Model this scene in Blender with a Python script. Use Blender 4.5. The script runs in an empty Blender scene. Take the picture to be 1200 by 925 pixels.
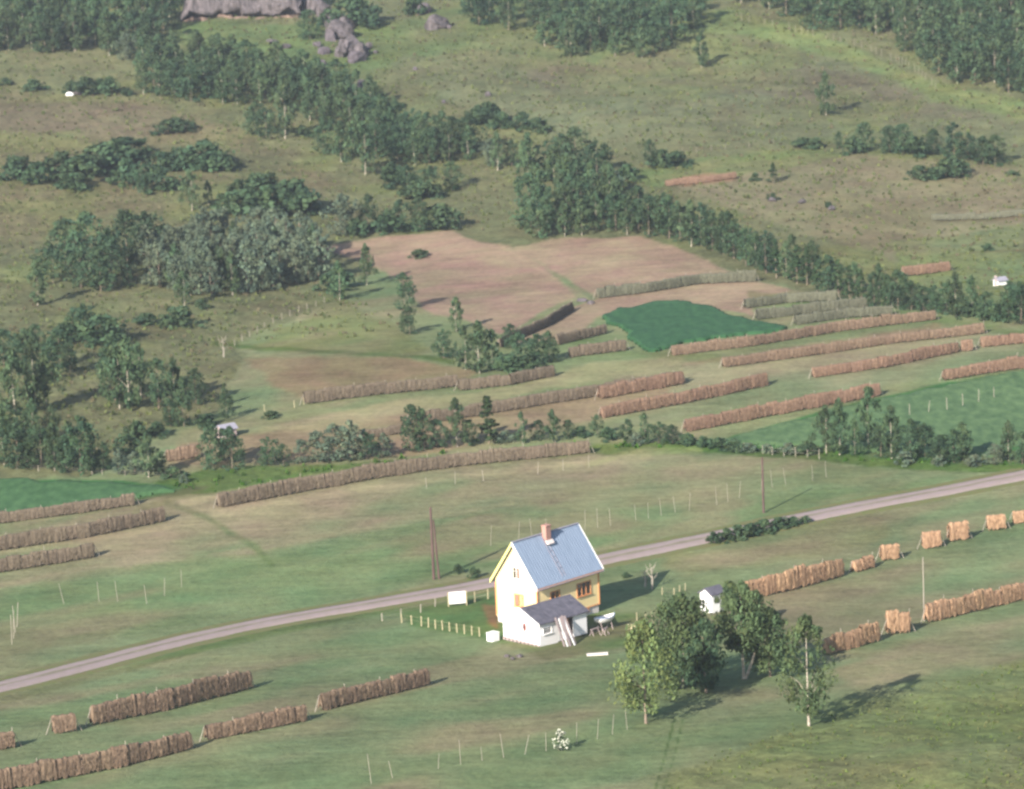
import bpy, bmesh, math, random
import numpy as np
from mathutils import Vector, Matrix

# ------------------------------------------------------------------ camera, world, sun
F, CX, CY = 4000.0, 600.0, 462.5          # focal length and centre in pixels of the 1200 x 925 photograph
PITCH, ROLL, CAMZ = 0.196, math.radians(2.5), 95.0
cp, sp, cr, sr = math.cos(PITCH), math.sin(PITCH), math.cos(ROLL), math.sin(ROLL)
FW = np.array([0, cp, -sp]); _r = np.array([1.0, 0, 0]); _u = np.array([0, sp, cp])
RT = _r*cr - _u*sr; UP = _r*sr + _u*cr
S = bpy.context.scene
COL = S.collection
cam = bpy.data.cameras.new('camera'); camo = bpy.data.objects.new('camera', cam); COL.objects.link(camo)
cam.sensor_width = 36; cam.lens = 36*F/1200; cam.clip_start = 1; cam.clip_end = 9000
camo.matrix_world = Matrix(((RT[0], UP[0], -FW[0], 0), (RT[1], UP[1], -FW[1], 0), (RT[2], UP[2], -FW[2], CAMZ), (0, 0, 0, 1)))
S.camera = camo
cam.dof.use_dof = True; cam.dof.focus_distance = 175; cam.dof.aperture_fstop = 0.85
S.render.resolution_x, S.render.resolution_y = 1024, 789
S.view_settings.view_transform = 'Standard'; S.view_settings.look = 'None'
S.view_settings.exposure = 1.28; S.view_settings.gamma = 1
W = bpy.data.worlds.new('World'); S.world = W; W.use_nodes = True
SUN_EL, SHADOW = math.radians(27), math.radians(57.5)     # shadows run away to the right
sx, sy = -math.cos(SHADOW), -math.sin(SHADOW)
nt = W.node_tree; bg = nt.nodes['Background']; sky = nt.nodes.new('ShaderNodeTexSky'); sky.sky_type = 'NISHITA'
sky.sun_disc = False; sky.sun_elevation = SUN_EL; sky.sun_rotation = math.atan2(sx, sy) % (2*math.pi)
nt.links.new(sky.outputs[0], bg.inputs[0]); bg.inputs[1].default_value = 0.085
sl = bpy.data.lights.new('sun', 'SUN'); sl.energy = 4.3; sl.angle = math.radians(0.5); sl.color = (1, 0.93, 0.83)
so = bpy.data.objects.new('sun', sl); COL.objects.link(so); so.location = (0, 0, 200)
sd = Vector((sx*math.cos(SUN_EL), sy*math.cos(SUN_EL), math.sin(SUN_EL)))
so.rotation_euler = sd.to_track_quat('Z', 'Y').to_euler()
try:
    S.cycles.pixel_filter_type = 'BLACKMAN_HARRIS'; S.cycles.filter_width = 2.3
    S.cycles.use_denoising = True; S.cycles.denoiser = 'OPENIMAGEDENOISE'
    S.cycles.max_bounces = 4; S.cycles.diffuse_bounces = 2; S.cycles.volume_bounces = 0
    S.cycles.transmission_bounces = 2; S.cycles.transparent_max_bounces = 4
except Exception:
    pass
HAZE = 0.00012
rnd = random.Random(7)
nrg = np.random.default_rng(11)

# ------------------------------------------------------------------ small numeric helpers
def vnoise(x, y, scale, seed):
    g = np.random.default_rng(seed).random((128, 128))
    u = np.asarray(x, float)/scale + 1000.37; v = np.asarray(y, float)/scale + 1000.71
    i = np.floor(u).astype(int); j = np.floor(v).astype(int)
    a = u-i; b = v-j; a = a*a*(3-2*a); b = b*b*(3-2*b)
    q = lambda m, n: g[m % 128, n % 128]
    return (q(i, j)*(1-a)+q(i+1, j)*a)*(1-b)+(q(i, j+1)*(1-a)+q(i+1, j+1)*a)*b

PY = np.array([-400, 0, 200, 286, 306, 345, 376, 410, 444.5, 473, 520, 564, 610, 661, 737, 830, 950, 1150, 1500, 3000.])
PZ = np.array([2, 2, 2.2, 2.7, 1.6, -.9, -2.0, -1.5, -0.2, 1.3, 2.2, 2.9, 5, 8.4, 16.5, 28, 43, 60, 72, 80.])
_fy = np.arange(-400, 3000, 4.0); _fz = np.interp(_fy, PY, PZ)
_k = np.hanning(15); _k /= _k.sum(); _fz = np.convolve(np.pad(_fz, 7, 'edge'), _k, 'valid')
def sstep(a, b, v):
    t = np.clip((v-a)/(b-a), 0, 1); return t*t*(3-2*t)
def hz(x, y):
    x = np.asarray(x, float); y = np.asarray(y, float)
    z = np.interp(y, _fy, _fz)
    far = sstep(480, 640, y)
    z = z + far*((vnoise(x, y, 46, 1)-.5)*3.0 + (vnoise(x, y, 17, 2)-.5)*0.9)*(1-.75*sstep(1000, 1300, y))
    z = z + sstep(640, 760, y)*(vnoise(x, y, 9, 5)-.5)*0.5*(1-sstep(900, 1000, y))
    z = z + (1-far)*((vnoise(x, y, 60, 3)-.5)*1.0 + (vnoise(x, y, 19, 4)-.5)*.22)
    z = z + 2.2*np.exp(-((x-40)**2/420+(y-282)**2/260))
    # road bed kept level across its width
    return z
_T = np.concatenate([np.arange(240, 1150, 1.0)])
def at(px, py):
    d = FW*F + RT*(px-CX) - UP*(py-CY); d = d/np.linalg.norm(d)
    X = d[0]*_T; Y = d[1]*_T; Z = CAMZ+d[2]*_T
    e = Z-hz(X, Y); i = int(np.argmax(e < 0))
    if e[i] >= 0: i = len(_T)-1
    i = max(i, 1); f = e[i-1]/(e[i-1]-e[i]) if e[i] < 0 else 1.0
    t = _T[i-1]+f
    x, y = d[0]*t, d[1]*t
    return Vector((x, y, float(hz(x, y))))
def mpp(p):                                  # metres per photograph pixel at a place
    return math.sqrt(p.x**2+p.y**2+(CAMZ-p.z)**2)/F
def project(x, y, z):
    z = z-CAMZ
    c = FW[0]*x+FW[1]*y+FW[2]*z; c = np.where(c < 1, 1e9, c)
    return CX+F*(RT[0]*x+RT[1]*y+RT[2]*z)/c, CY-F*(UP[0]*x+UP[1]*y+UP[2]*z)/c
def inpoly(px, py, poly):
    px = np.asarray(px, float); py = np.asarray(py, float); r = np.zeros(px.shape, bool); n = len(poly)
    for i in range(n):
        x1, y1 = poly[i]; x2, y2 = poly[(i+1) % n]
        if y1 == y2: continue
        r ^= ((y1 > py) != (y2 > py)) & (px < (x2-x1)*(py-y1)/(y2-y1)+x1)
    return r
def lin(c):
    c = np.array(c, float)/255
    return np.where(c <= .04045, c/12.92, ((c+.055)/1.055)**2.4)
def alb(c, k=0.62):                          # surface colour from a daylight colour reading
    return np.clip(lin(c)*k - np.array([.012, .014, .018]), .008, .9)

# ------------------------------------------------------------------ materials
def mat(name, col, rough=.85, var=.0, vscale=3, objvar=.0, attr=None, trans=0, stretch=None, bump=0, spec=.2, col2=None, metal=0, huev=None):
    if huev is None: huev = .004 if name.endswith('hay') else .017
    m = bpy.data.materials.new(name); m.use_nodes = True; n = m.node_tree.nodes; l = m.node_tree.links
    b = n['Principled BSDF']; b.inputs['Roughness'].default_value = rough; b.inputs['Specular IOR Level'].default_value = spec
    b.inputs['Metallic'].default_value = metal
    rgb = n.new('ShaderNodeRGB'); rgb.outputs[0].default_value = (*col, 1); out = rgb.outputs[0]
    nz = None
    if var or col2 is not None:
        tc = n.new('ShaderNodeTexCoord'); mp = n.new('ShaderNodeMapping'); l.new(tc.outputs['Object'], mp.inputs[0])
        if stretch: mp.inputs['Scale'].default_value = stretch
        nz = n.new('ShaderNodeTexNoise'); nz.inputs['Scale'].default_value = vscale; nz.inputs['Detail'].default_value = 4
        nz.inputs['Roughness'].default_value = .65
        l.new(mp.outputs[0], nz.inputs['Vector'])
        if col2 is not None:
            mx = n.new('ShaderNodeMix'); mx.data_type = 'RGBA'
            cr_ = n.new('ShaderNodeMapRange'); cr_.inputs[1].default_value = .35; cr_.inputs[2].default_value = .65
            l.new(nz.outputs[0], cr_.inputs[0]); l.new(cr_.outputs[0], mx.inputs[0]); l.new(out, mx.inputs[6]); mx.inputs[7].default_value = (*col2, 1)
            out = mx.outputs[2]
        if var:
            mr = n.new('ShaderNodeMapRange'); mr.inputs[1].default_value = .25; mr.inputs[2].default_value = .75
            mr.inputs[3].default_value = 1-var; mr.inputs[4].default_value = 1+var; l.new(nz.outputs[0], mr.inputs[0])
            vm = n.new('ShaderNodeVectorMath'); vm.operation = 'SCALE'; l.new(out, vm.inputs[0]); l.new(mr.outputs[0], vm.inputs['Scale']); out = vm.outputs[0]
    if attr:
        at_ = n.new('ShaderNodeAttribute'); at_.attribute_name = attr
        vm = n.new('ShaderNodeVectorMath'); vm.operation = 'MULTIPLY'; l.new(out, vm.inputs[0]); l.new(at_.outputs['Color'], vm.inputs[1]); out = vm.outputs[0]
    if objvar:
        oi = n.new('ShaderNodeObjectInfo'); hs = n.new('ShaderNodeHueSaturation')
        mr = n.new('ShaderNodeMapRange'); mr.inputs[3].default_value = 1-objvar; mr.inputs[4].default_value = 1+objvar
        l.new(oi.outputs['Random'], mr.inputs[0]); l.new(mr.outputs[0], hs.inputs['Value'])
        m2 = n.new('ShaderNodeMath'); m2.operation = 'MULTIPLY'; m2.inputs[1].default_value = 7.31; l.new(oi.outputs['Random'], m2.inputs[0])
        m3 = n.new('ShaderNodeMath'); m3.operation = 'FRACT'; l.new(m2.outputs[0], m3.inputs[0])
        m4 = n.new('ShaderNodeMapRange'); m4.inputs[3].default_value = .5-huev; m4.inputs[4].default_value = .5+huev*.9; l.new(m3.outputs[0], m4.inputs[0]); l.new(m4.outputs[0], hs.inputs['Hue'])
        l.new(out, hs.inputs['Color']); out = hs.outputs[0]
    l.new(out, b.inputs['Base Color'])
    if bump and nz:
        bp = n.new('ShaderNodeBump'); bp.inputs['Strength'].default_value = bump; bp.inputs['Distance'].default_value = .1
        l.new(nz.outputs[0], bp.inputs['Height']); l.new(bp.outputs[0], b.inputs['Normal'])
    if trans:
        tr = n.new('ShaderNodeBsdfTranslucent'); l.new(out, tr.inputs[0]); ms = n.new('ShaderNodeMixShader'); ms.inputs[0].default_value = trans
        l.new(b.outputs[0], ms.inputs[1]); l.new(tr.outputs[0], ms.inputs[2]); l.new(ms.outputs[0], n['Material Output'].inputs[0])
    return m

M = {}
M['leaf'] = mat('birch_leaf', (.068, .110, .052), .7, attr='tint', trans=.3, objvar=.28)
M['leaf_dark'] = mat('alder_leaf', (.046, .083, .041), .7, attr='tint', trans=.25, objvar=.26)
M['leaf_grey'] = mat('willow_leaf', (.105, .140, .092), .7, attr='tint', trans=.25, objvar=.15)
M['leaf_light'] = mat('light_leaf', (.14, .185, .066), .7, attr='tint', trans=.3)
M['leaf_big'] = mat('large_birch_leaf', (.088, .128, .054), .7, attr='tint', trans=.35)
M['needle'] = mat('spruce_needle', (.028, .055, .022), .8, attr='tint', objvar=.2)
M['bush'] = mat('bush_leaf', (.050, .086, .042), .75, attr='tint', trans=.25, objvar=.25)
M['blossom'] = mat('blossom', (.60, .60, .50), .8)
M['bark_white'] = mat('birch_bark', (.50, .44, .36), .8, col2=(.22, .19, .15), vscale=2, stretch=(1, 1, 3))
M['bark'] = mat('bark', (.22, .17, .13), .9, var=.3, vscale=4)
M['hay_orange'] = mat('straw_hay', (0.255, 0.155, 0.09), .95, var=.32, vscale=6, stretch=(1, 1, .4), objvar=.07, bump=.5, col2=(0.34, 0.22, 0.135))
M['hay_brown'] = mat('brown_hay', (0.138, 0.094, 0.064), .95, var=.35, vscale=6, stretch=(1, 1, .4), objvar=.07, bump=.5, col2=(0.19, 0.135, 0.092))
M['hay_dull'] = mat('weathered_hay', (0.11, 0.085, 0.06), .95, var=.32, vscale=6, stretch=(1, 1, .4), objvar=.07, bump=.5, col2=(0.145, 0.115, 0.082))
M['hay_red'] = mat('reddish_hay', (0.158, 0.097, 0.066), .95, var=.3, vscale=6, stretch=(1, 1, .4), objvar=.07, bump=.5, col2=(0.205, 0.134, 0.092))
M['hay_green'] = mat('green_hay', (0.088, 0.092, 0.062), .95, var=.3, vscale=6, stretch=(1, 1, .4), objvar=.07, bump=.5, col2=(0.115, 0.112, 0.078))
M['pole_wood'] = mat('grey_wood', (.30, .265, .22), .9, var=.2, vscale=4, stretch=(1, 1, .2))
M['dark_pole'] = mat('tarred_wood', (.10, .062, .058), .9, var=.25, vscale=3, stretch=(1, 1, .2))
M['post_yellow'] = mat('fresh_wood', (.38, .33, .21), .85, var=.15, vscale=4)
M['white'] = mat('white_paint', (.80, .79, .77), .6, var=.04, vscale=1.5)
M['glass'] = mat('window_glass', (.035, .04, .05), .12, spec=.5)
M['rock'] = mat('grey_rock', (.066, .058, .058), .95, var=.55, vscale=.8, stretch=(2.2, 2.2, .35), bump=.8, col2=(.115, .098, .104))
M['rock_warm'] = mat('warm_rock', (.17, .12, .095), .95, var=.4, vscale=.8, bump=.6)
M['stone'] = mat('pale_stone', (.10, .085, .095), .95, var=.3, vscale=1.3, bump=.6)

# ------------------------------------------------------------------ object helpers
def tag(o, label=None, cat=None, group=None, kind=None):
    if label: o['label'] = label
    if cat: o['category'] = cat
    if group: o['group'] = group
    if kind: o['kind'] = kind
    return o
def link(name, me, parent=None, loc=None):
    o = bpy.data.objects.new(name, me); COL.objects.link(o)
    if parent: o.parent = parent
    if loc is not None: o.location = loc
    return o
def empty(name, loc, rz=0, label=None, cat=None, group=None):
    o = link(name, None, None, loc); o.rotation_euler = (0, 0, rz); o.empty_display_size = .5
    return tag(o, label, cat, group)
def npmesh(name, V, Q, mats, tint=None, midx=None, smooth=False):
    """V (n,3), Q (m,k) with k vertices per face"""
    V = np.asarray(V, np.float32); Q = np.asarray(Q, np.int32); me = bpy.data.meshes.new(name)
    k = Q.shape[1]; me.vertices.add(len(V)); me.vertices.foreach_set('co', V.ravel())
    me.loops.add(Q.size); me.loops.foreach_set('vertex_index', Q.ravel())
    me.polygons.add(len(Q)); me.polygons.foreach_set('loop_start', np.arange(0, Q.size, k, dtype=np.int32))
    me.polygons.foreach_set('loop_total', np.full(len(Q), k, np.int32))
    if midx is not None: me.polygons.foreach_set('material_index', np.asarray(midx, np.int32))
    if smooth: me.polygons.foreach_set('use_smooth', np.ones(len(Q), bool))
    me.update(calc_edges=True)
    if tint is not None:
        a = me.color_attributes.new('tint', 'FLOAT_COLOR', 'POINT')
        t = np.ones((len(V), 4), np.float32); t[:, :3] = tint; a.data.foreach_set('color', t.ravel())
    for m in mats: me.materials.append(m)
    me.validate()
    return me
class MB:
    def __init__(s): s.b = bmesh.new()
    def quad(s, *p):
        s.b.faces.new([s.b.verts.new(q) for q in p]); return s
    def box(s, c, d, rz=0, rx=0, ry=0, taper=1):
        m = Matrix.Translation(c) @ Matrix.Rotation(rz, 4, 'Z') @ Matrix.Rotation(ry, 4, 'Y') @ Matrix.Rotation(rx, 4, 'X')
        v = [s.b.verts.new(m @ Vector((x*d[0]/2*(taper if z > 0 else 1), y*d[1]/2*(taper if z > 0 else 1), z*d[2]/2))) for x in (-1, 1) for y in (-1, 1) for z in (-1, 1)]
        for f in ((0, 1, 3, 2), (4, 6, 7, 5), (0, 4, 5, 1), (2, 3, 7, 6), (0, 2, 6, 4), (1, 5, 7, 3)): s.b.faces.new([v[i] for i in f])
        return s
    def tube(s, pts, rad, n=6):
        pts = [Vector(p) for p in pts]; rings = []
        for i, p in enumerate(pts):
            d = (pts[min(i+1, len(pts)-1)]-pts[max(i-1, 0)]).normalized(); a = d.orthogonal().normalized(); b = d.cross(a)
            r = rad[i] if isinstance(rad, (list, tuple)) else rad
            rings.append([s.b.verts.new(p+(a*math.cos(t)+b*math.sin(t))*r) for t in [2*math.pi*k/n for k in range(n)]])
        for A, B in zip(rings, rings[1:]):
            for k in range(n): s.b.faces.new((A[k], A[(k+1) % n], B[(k+1) % n], B[k]))
        s.b.faces.new(rings[0][::-1]); s.b.faces.new(rings[-1]); return s
    def prism(s, poly, vec):
        vec = Vector(vec); A = [s.b.verts.new(p) for p in poly]; B = [s.b.verts.new(Vector(p)+vec) for p in poly]
        s.b.faces.new(A[::-1]); s.b.faces.new(B); n = len(A)
        for k in range(n): s.b.faces.new((A[k], A[(k+1) % n], B[(k+1) % n], B[k]))
        return s
    def mesh(s, name, *mats):
        bmesh.ops.recalc_face_normals(s.b, faces=s.b.faces); me = bpy.data.meshes.new(name); s.b.to_mesh(me); s.b.free()
        for m in mats: me.materials.append(m)
        return me
    def obj(s, name, m, parent=None, loc=None):
        return link(name, s.mesh(name, m), parent, loc)

# ------------------------------------------------------------------ the ground
def frac(n): return np.linspace(0, 1, n, endpoint=False)
ys = np.concatenate([np.linspace(-400, 100, 8), np.linspace(130, 262, 12), 265*np.exp(np.arange(0, math.log(960/265), .0021)), np.linspace(965, 1300, 40), np.linspace(1330, 3000, 24)])
us = np.concatenate([-np.geomspace(8, .26, 14), np.arange(-.245, .2451, .00078), np.geomspace(.26, 8, 14)])
YY, UU = np.meshgrid(ys, us, indexing='ij'); XX = UU*np.maximum(YY, 150)
ZZ = hz(XX, YY)
gx, gy, gz = XX.ravel(), YY.ravel(), ZZ.ravel()
PXg, PYg = project(gx, gy, gz)

ROAD_PX = [(-60, 819), (0, 806), (100, 780), (200, 754), (300, 731), (400, 714), (470, 703), (540, 690), (590, 681), (640, 670), (700, 657), (770, 643), (830, 631), (890, 618), (950, 605), (1000, 595), (1050, 586), (1100, 577), (1150, 567), (1200, 557), (1270, 542)]
FIELD = (134, 148, 112); TAN = (158, 147, 122); PINK = (170, 145, 128); TERR = (140, 148, 112); ROUGH = (127, 130, 100); LUSH = (116, 134, 94)
DK = (78, 116, 78); CROP = (46, 112, 72); MEAD = (128, 142, 98); BANK = (132, 142, 100); HEATH = (126, 117, 104)
# (colour, roughness, edge jitter px, strength, outline)
REG = [
 (ROUGH, 1, 6, 1, [(-200, -300), (1400, -300), (1400, 372), (1200, 378), (1060, 362), (960, 345), (880, 325), (800, 300), (720, 285), (600, 292), (520, 300), (380, 330), (450, 372), (500, 400), (500, 430), (290, 415), (250, 490), (190, 500), (100, 560), (-200, 560)]),
 ((136, 128, 102), 1, 12, .7, [(-100, 95), (160, 118), (260, 150), (420, 215), (300, 250), (150, 250), (-100, 330)]),
 ((128, 134, 106), 1, 8, .9, [(440, 60), (700, 90), (1000, 60), (1200, 130), (1200, 180), (900, 165), (700, 180), (520, 120)]),
 (HEATH, 1, 10, .55, [(600, 85), (800, 75), (980, 80), (1100, 120), (1190, 150), (1000, 130), (800, 100), (650, 110)]),
 (HEATH, 1, 12, .5, [(-50, 110), (120, 120), (250, 140), (160, 160), (-50, 150)]),
 (LUSH, 1, 8, .9, [(200, 22), (440, 30), (540, 0), (640, -50), (840, -60), (830, 25), (700, 75), (560, 60), (470, 65), (440, 120), (330, 90), (210, 60)]),
 (MEAD, 1, 5, .9, [(780, 25), (860, 8), (960, 40), (1090, 95), (1200, 120), (1200, 140), (1100, 118), (1000, 75), (870, 40), (790, 42)]),
 ((146, 140, 114), .55, 6, .9, [(810, 190), (1000, 180), (1200, 195), (1200, 300), (1060, 310), (900, 260), (760, 210)]),
 ((122, 140, 92), .8, 5, .7, [(720, 200), (940, 172), (1000, 182), (900, 200), (830, 212), (760, 222)]),
 ((126, 142, 102), .9, 6, .8, [(1040, 285), (1200, 262), (1200, 365), (1120, 350), (1060, 325)]),
 ((142, 136, 104), .9, 9, .5, [(960, 225), (1080, 240), (1090, 300), (1000, 295), (900, 255)]),
 (TERR, .3, 5, 1, [(280, 400), (410, 345), (520, 360), (590, 395), (660, 350), (880, 330), (1060, 362), (1200, 380), (1300, 380), (1300, 440), (1030, 470), (800, 525), (250, 560), (200, 560), (210, 505), (330, 470)]),
 ((134, 140, 98), .5, 6, .9, [(290, 408), (400, 350), (445, 372), (500, 405), (490, 416)]),
 (PINK, .15, 3, 1, [(372, 290), (430, 280), (525, 271), (560, 285), (598, 288), (640, 315), (675, 348), (640, 362), (588, 392), (545, 374), (505, 368), (480, 345), (450, 318), (420, 305)]),
 (PINK, .15, 3, .95, [(600, 290), (660, 280), (745, 276), (790, 288), (850, 316), (900, 332), (930, 340), (880, 352), (885, 372), (870, 366), (810, 356), (760, 358), (700, 372), (680, 390), (650, 400), (600, 402), (640, 372), (700, 350), (650, 320)]),
 ((152, 134, 108), .3, 6, .9, [(285, 418), (480, 420), (560, 436), (530, 452), (360, 470), (320, 450)]),
 ((160, 138, 116), .3, 5, .8, [(410, 490), (560, 480), (700, 455), (800, 440), (800, 425), (1100, 378), (1100, 385), (900, 420), (700, 490), (480, 535), (300, 545), (190, 545), (210, 520)]),
 ((170, 160, 126), .2, 6, .7, [(270, 508), (420, 478), (600, 452), (700, 425), (800, 412), (800, 425), (650, 455), (400, 500)]),
 ((150, 152, 122), .2, 6, .8, [(800, 430), (1200, 385), (1200, 430), (1000, 455), (850, 480), (700, 505), (780, 470)]),
 ((84, 128, 84), .1, 3, 1, [(815, 522), (900, 500), (1010, 470), (1110, 448), (1300, 425), (1300, 545), (1120, 545), (960, 530), (840, 524)]),
 ((94, 124, 72), .8, 3, .9, [(180, 565), (240, 550), (400, 545), (690, 522), (830, 518), (960, 528), (1120, 543), (1300, 545), (1300, 552), (1100, 552), (960, 540), (830, 530), (690, 534), (500, 552), (330, 576), (230, 580)]),
 ((74, 118, 78), .1, 3, 1, [(-100, 558), (60, 562), (150, 565), (245, 570), (215, 580), (150, 588), (60, 603), (-100, 625)]),
 (TAN, .15, 10, .95, [(-80, 640), (160, 592), (260, 575), (480, 548), (690, 532), (830, 530), (790, 560), (640, 590), (480, 605), (330, 640), (180, 665), (-80, 705)]),
 ((150, 148, 116), .15, 8, .6, [(830, 530), (960, 540), (1060, 552), (900, 580), (700, 600), (560, 600), (700, 560)]),
 ((122, 142, 102), .2, 8, .7, [(-80, 705), (180, 672), (330, 650), (480, 615), (700, 600), (870, 590), (1130, 556), (1000, 590), (820, 625), (700, 645), (540, 670), (300, 715), (-80, 790)]),
 ((144, 140, 104), .2, 10, .6, [(770, 650), (900, 620), (1050, 605), (1030, 640), (900, 665), (800, 672)]),
 ((150, 146, 112), .2, 9, .6, [(860, 715), (980, 680), (1070, 668), (1000, 700), (930, 735), (880, 760)]),
 ((156, 142, 114), .25, 10, .75, [(975, 790), (1060, 750), (1200, 720), (1200, 775), (1080, 790), (1000, 810)]),
 ((146, 138, 106), .3, 10, .6, [(870, 820), (960, 800), (960, 820), (900, 840), (820, 880), (800, 900), (790, 870)]),
 ((146, 136, 108), .2, 12, .6, [(380, 870), (500, 840), (640, 850), (600, 870), (480, 880)]),
 ((146, 136, 108), .2, 12, .45, [(100, 770), (300, 735), (460, 730), (380, 760), (200, 790)]),
 ((104, 132, 84), .2, 5, .8, [(470, 718), (560, 700), (600, 700), (700, 718), (760, 720), (740, 755), (640, 775), (570, 750), (480, 735)]),
 ((128, 140, 100), .6, 14, .7, [(700, 960), (790, 890), (900, 845), (1060, 792), (1200, 758), (1300, 735), (1300, 1000), (700, 1000)]),
 (BANK, .8, 12, .9, [(740, 960), (800, 905), (870, 870), (950, 842), (1060, 808), (1200, 775), (1300, 750), (1300, 1000), (740, 1000)]),
 ((150, 116, 92), .3, 3, .85, [(562, 708), (582, 712), (584, 738), (572, 730)]),
 ((176, 140, 118), .2, 3, .9, [(780, 212), (830, 202), (862, 204), (860, 214), (800, 219)]),
]
LINES = [
 ((184, 172, 136), 3.5, [(215, 590), (330, 566), (480, 545), (560, 536)], .7), ((176, 166, 134), 3.5, [(250, 603), (400, 578), (560, 556), (690, 542), (760, 536)], .6), ((172, 160, 130), 3, [(-20, 652), (100, 634), (230, 612)], .6), ((168, 156, 128), 3, [(-20, 690), (110, 664), (260, 650), (420, 622), (600, 590)], .45), # colour, half width px, pts : wheel tracks, ditches, banks of rough grass
 ((112, 132, 92), 3.0, [(195, 590), (240, 605), (270, 625), (300, 642), (318, 662)], .8),
 ((90, 112, 66), 2.2, [(250, 402), (300, 408), (400, 413), (500, 419), (530, 424)], .8),
 ((180, 160, 134), 1.2, [(585, 287), (630, 315), (690, 352)], .6),
 ((84, 112, 70), 1.3, [(790, 845), (778, 890), (768, 925)], .8),
 ((84, 112, 70), 1.1, [(800, 845), (789, 890), (778, 925)], .7),
 ((100, 108, 72), 3.0, [(150, 785), (300, 742), (470, 712)], .6),
 ((150, 140, 108), 2.4, [(-20, 800), (200, 747), (400, 708), (580, 675), (700, 651)], .5),
 ((108, 128, 84), 4, [(0, 822), (200, 768), (420, 720), (580, 702)], .6),
 ((104, 132, 62), 4, [(160, 600), (205, 582), (250, 575)], .5),
 ((140, 148, 102), 3, [(855, 14), (960, 45), (1090, 100), (1200, 132)], .7),
 ((100, 128, 66), 4, [(640, 392), (740, 414), (840, 420)], .3),
 ((96, 122, 68), 4, [(880, 345), (1000, 362), (1100, 376), (1200, 392)], .5),
 ((104, 96, 74), 1.4, [(1092, 255), (1150, 258), (1210, 253)], .6),
 ((112, 100, 74), 1.2, [(1100, 302), (1140, 296), (1200, 293)], .5),
 ((160, 164, 116), 3.0, [(690, 545), (730, 532), (820, 528)], .6),
]
vis = (PXg > -140) & (PXg < 1340) & (PYg > -200) & (PYg < 1060) & (gy > 100)
cols = np.tile(lin(FIELD), (len(gx), 1)); rough = np.full(len(gx), .35)
vx, vy, wx, wy = PXg[vis], PYg[vis], gx[vis], gy[vis]
cc = np.tile(lin(FIELD), (len(vx), 1)); rr = np.full(len(vx), .3)
n1 = vnoise(wx, wy, 7, 21)-.5; n2 = vnoise(wx, wy, 7, 22)-.5; n3 = vnoise(wx, wy, 2.2, 23)-.5; n4 = vnoise(wx, wy, 2.2, 24)-.5
n5 = vnoise(wx, wy, 24, 25)-.5; n6 = vnoise(wx, wy, 13, 26)-.5
for c, ro, jit, st, poly in REG:
    m = np.zeros(len(vx))
    offs = [(0, 0), (.5, .3), (-.5, -.3), (.3, -.5), (-.3, .5)]
    for ox, oy in offs:
        m += inpoly(vx+(n1*2+n3)*jit+ox*jit*1.2, vy+(n2*1.1+n4*.5)*jit+oy*jit*.5, poly)
    m = m/len(offs)*st
    if jit > 7 and c != BANK: m = m*np.clip(.75+n5*1.4+n1*.9, .1, 1)
    cc = cc*(1-m[:, None])+lin(c)*m[:, None]; rr = rr*(1-m)+ro*m
for c, hw, pts, st in LINES:
    d = np.full(len(vx), 1e9)
    for (x1, y1), (x2, y2) in zip(pts, pts[1:]):
        L2 = (x2-x1)**2+(y2-y1)**2; t = np.clip(((vx-x1)*(x2-x1)+(vy-y1)*(y2-y1))/L2, 0, 1)
        d = np.minimum(d, np.hypot(vx-x1-t*(x2-x1), vy-y1-t*(y2-y1)))
    m = np.clip(1.6-(d+n3*2)/hw, 0, 1)*st*np.clip(.9+n1*.8, 0, 1)
    cc = cc*(1-m[:, None])+lin(c)*m[:, None]
# vegetation variety: heather, yellow-green and dry patches on the rough land
al = math.radians(40); su = wx*math.cos(al)+wy*math.sin(al); sv = -wx*math.sin(al)+wy*math.cos(al)
s1 = vnoise(su, sv*3.2, 26, 81)*.6+vnoise(su, sv*2.4, 9, 82)*.4
mw = (1-np.clip(rr*1.3-.3, 0, 1))*np.where(cc[:, 0] > cc[:, 1], .45, 1)
lum = cc.mean(1)[:, None]/lin((150, 142, 116)).mean()
k1 = (np.clip((s1-.49)*5.5, 0, 1)*mw*.68)[:, None]; cc = cc*(1-k1)+lin((158, 148, 120))*lum*1.08*k1
k2 = (np.clip((.46-s1)*5.5, 0, 1)*mw*.34)[:, None]; cc = cc*(1-k2)+lin((112, 142, 100))*lum*k2
hp = np.clip((n6*1.6+n1*.9-.22)*2.2, 0, 1)*rr*(rr > .8)*.22; cc = cc*(1-hp[:, None])+lin((112, 100, 84))*hp[:, None]
yp = np.clip((vnoise(wx, wy, 11, 31)-.56)*4, 0, 1)*(rr > .75)*.30; cc = cc*(1-yp[:, None])+lin((130, 144, 88))*yp[:, None]
cols[vis] = cc; rough[vis] = rr
farm = (~vis) & (gy > 560); cols[farm] = lin(ROUGH)
calb = np.clip(cols*.62-np.array([.012, .014, .018]), .01, .9)
relief = np.where(rough > .5, rough, rough*.12)*np.where(vis, 1, 0)
gz = gz+relief*.65*((vnoise(gx, gy, 1.7, 91)-.6)*.5+(vnoise(gx, gy, 4.2, 92)-.55)*.55+(vnoise(gx, gy, 1.0, 93)-.5)*.28)
nr, nc = YY.shape; idx = np.arange(nr*nc).reshape(nr, nc)
Q = np.stack([idx[:-1, :-1], idx[:-1, 1:], idx[1:, 1:], idx[1:, :-1]], -1).reshape(-1, 4)
gm = bpy.data.materials.new('field_and_hillside'); gm.use_nodes = True
me = npmesh('ground', np.stack([gx, gy, gz], 1), Q, [gm], tint=calb, smooth=True)
ra = me.attributes.new('rough', 'FLOAT', 'POINT'); ra.data.foreach_set('value', rough.astype(np.float32))
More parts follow.
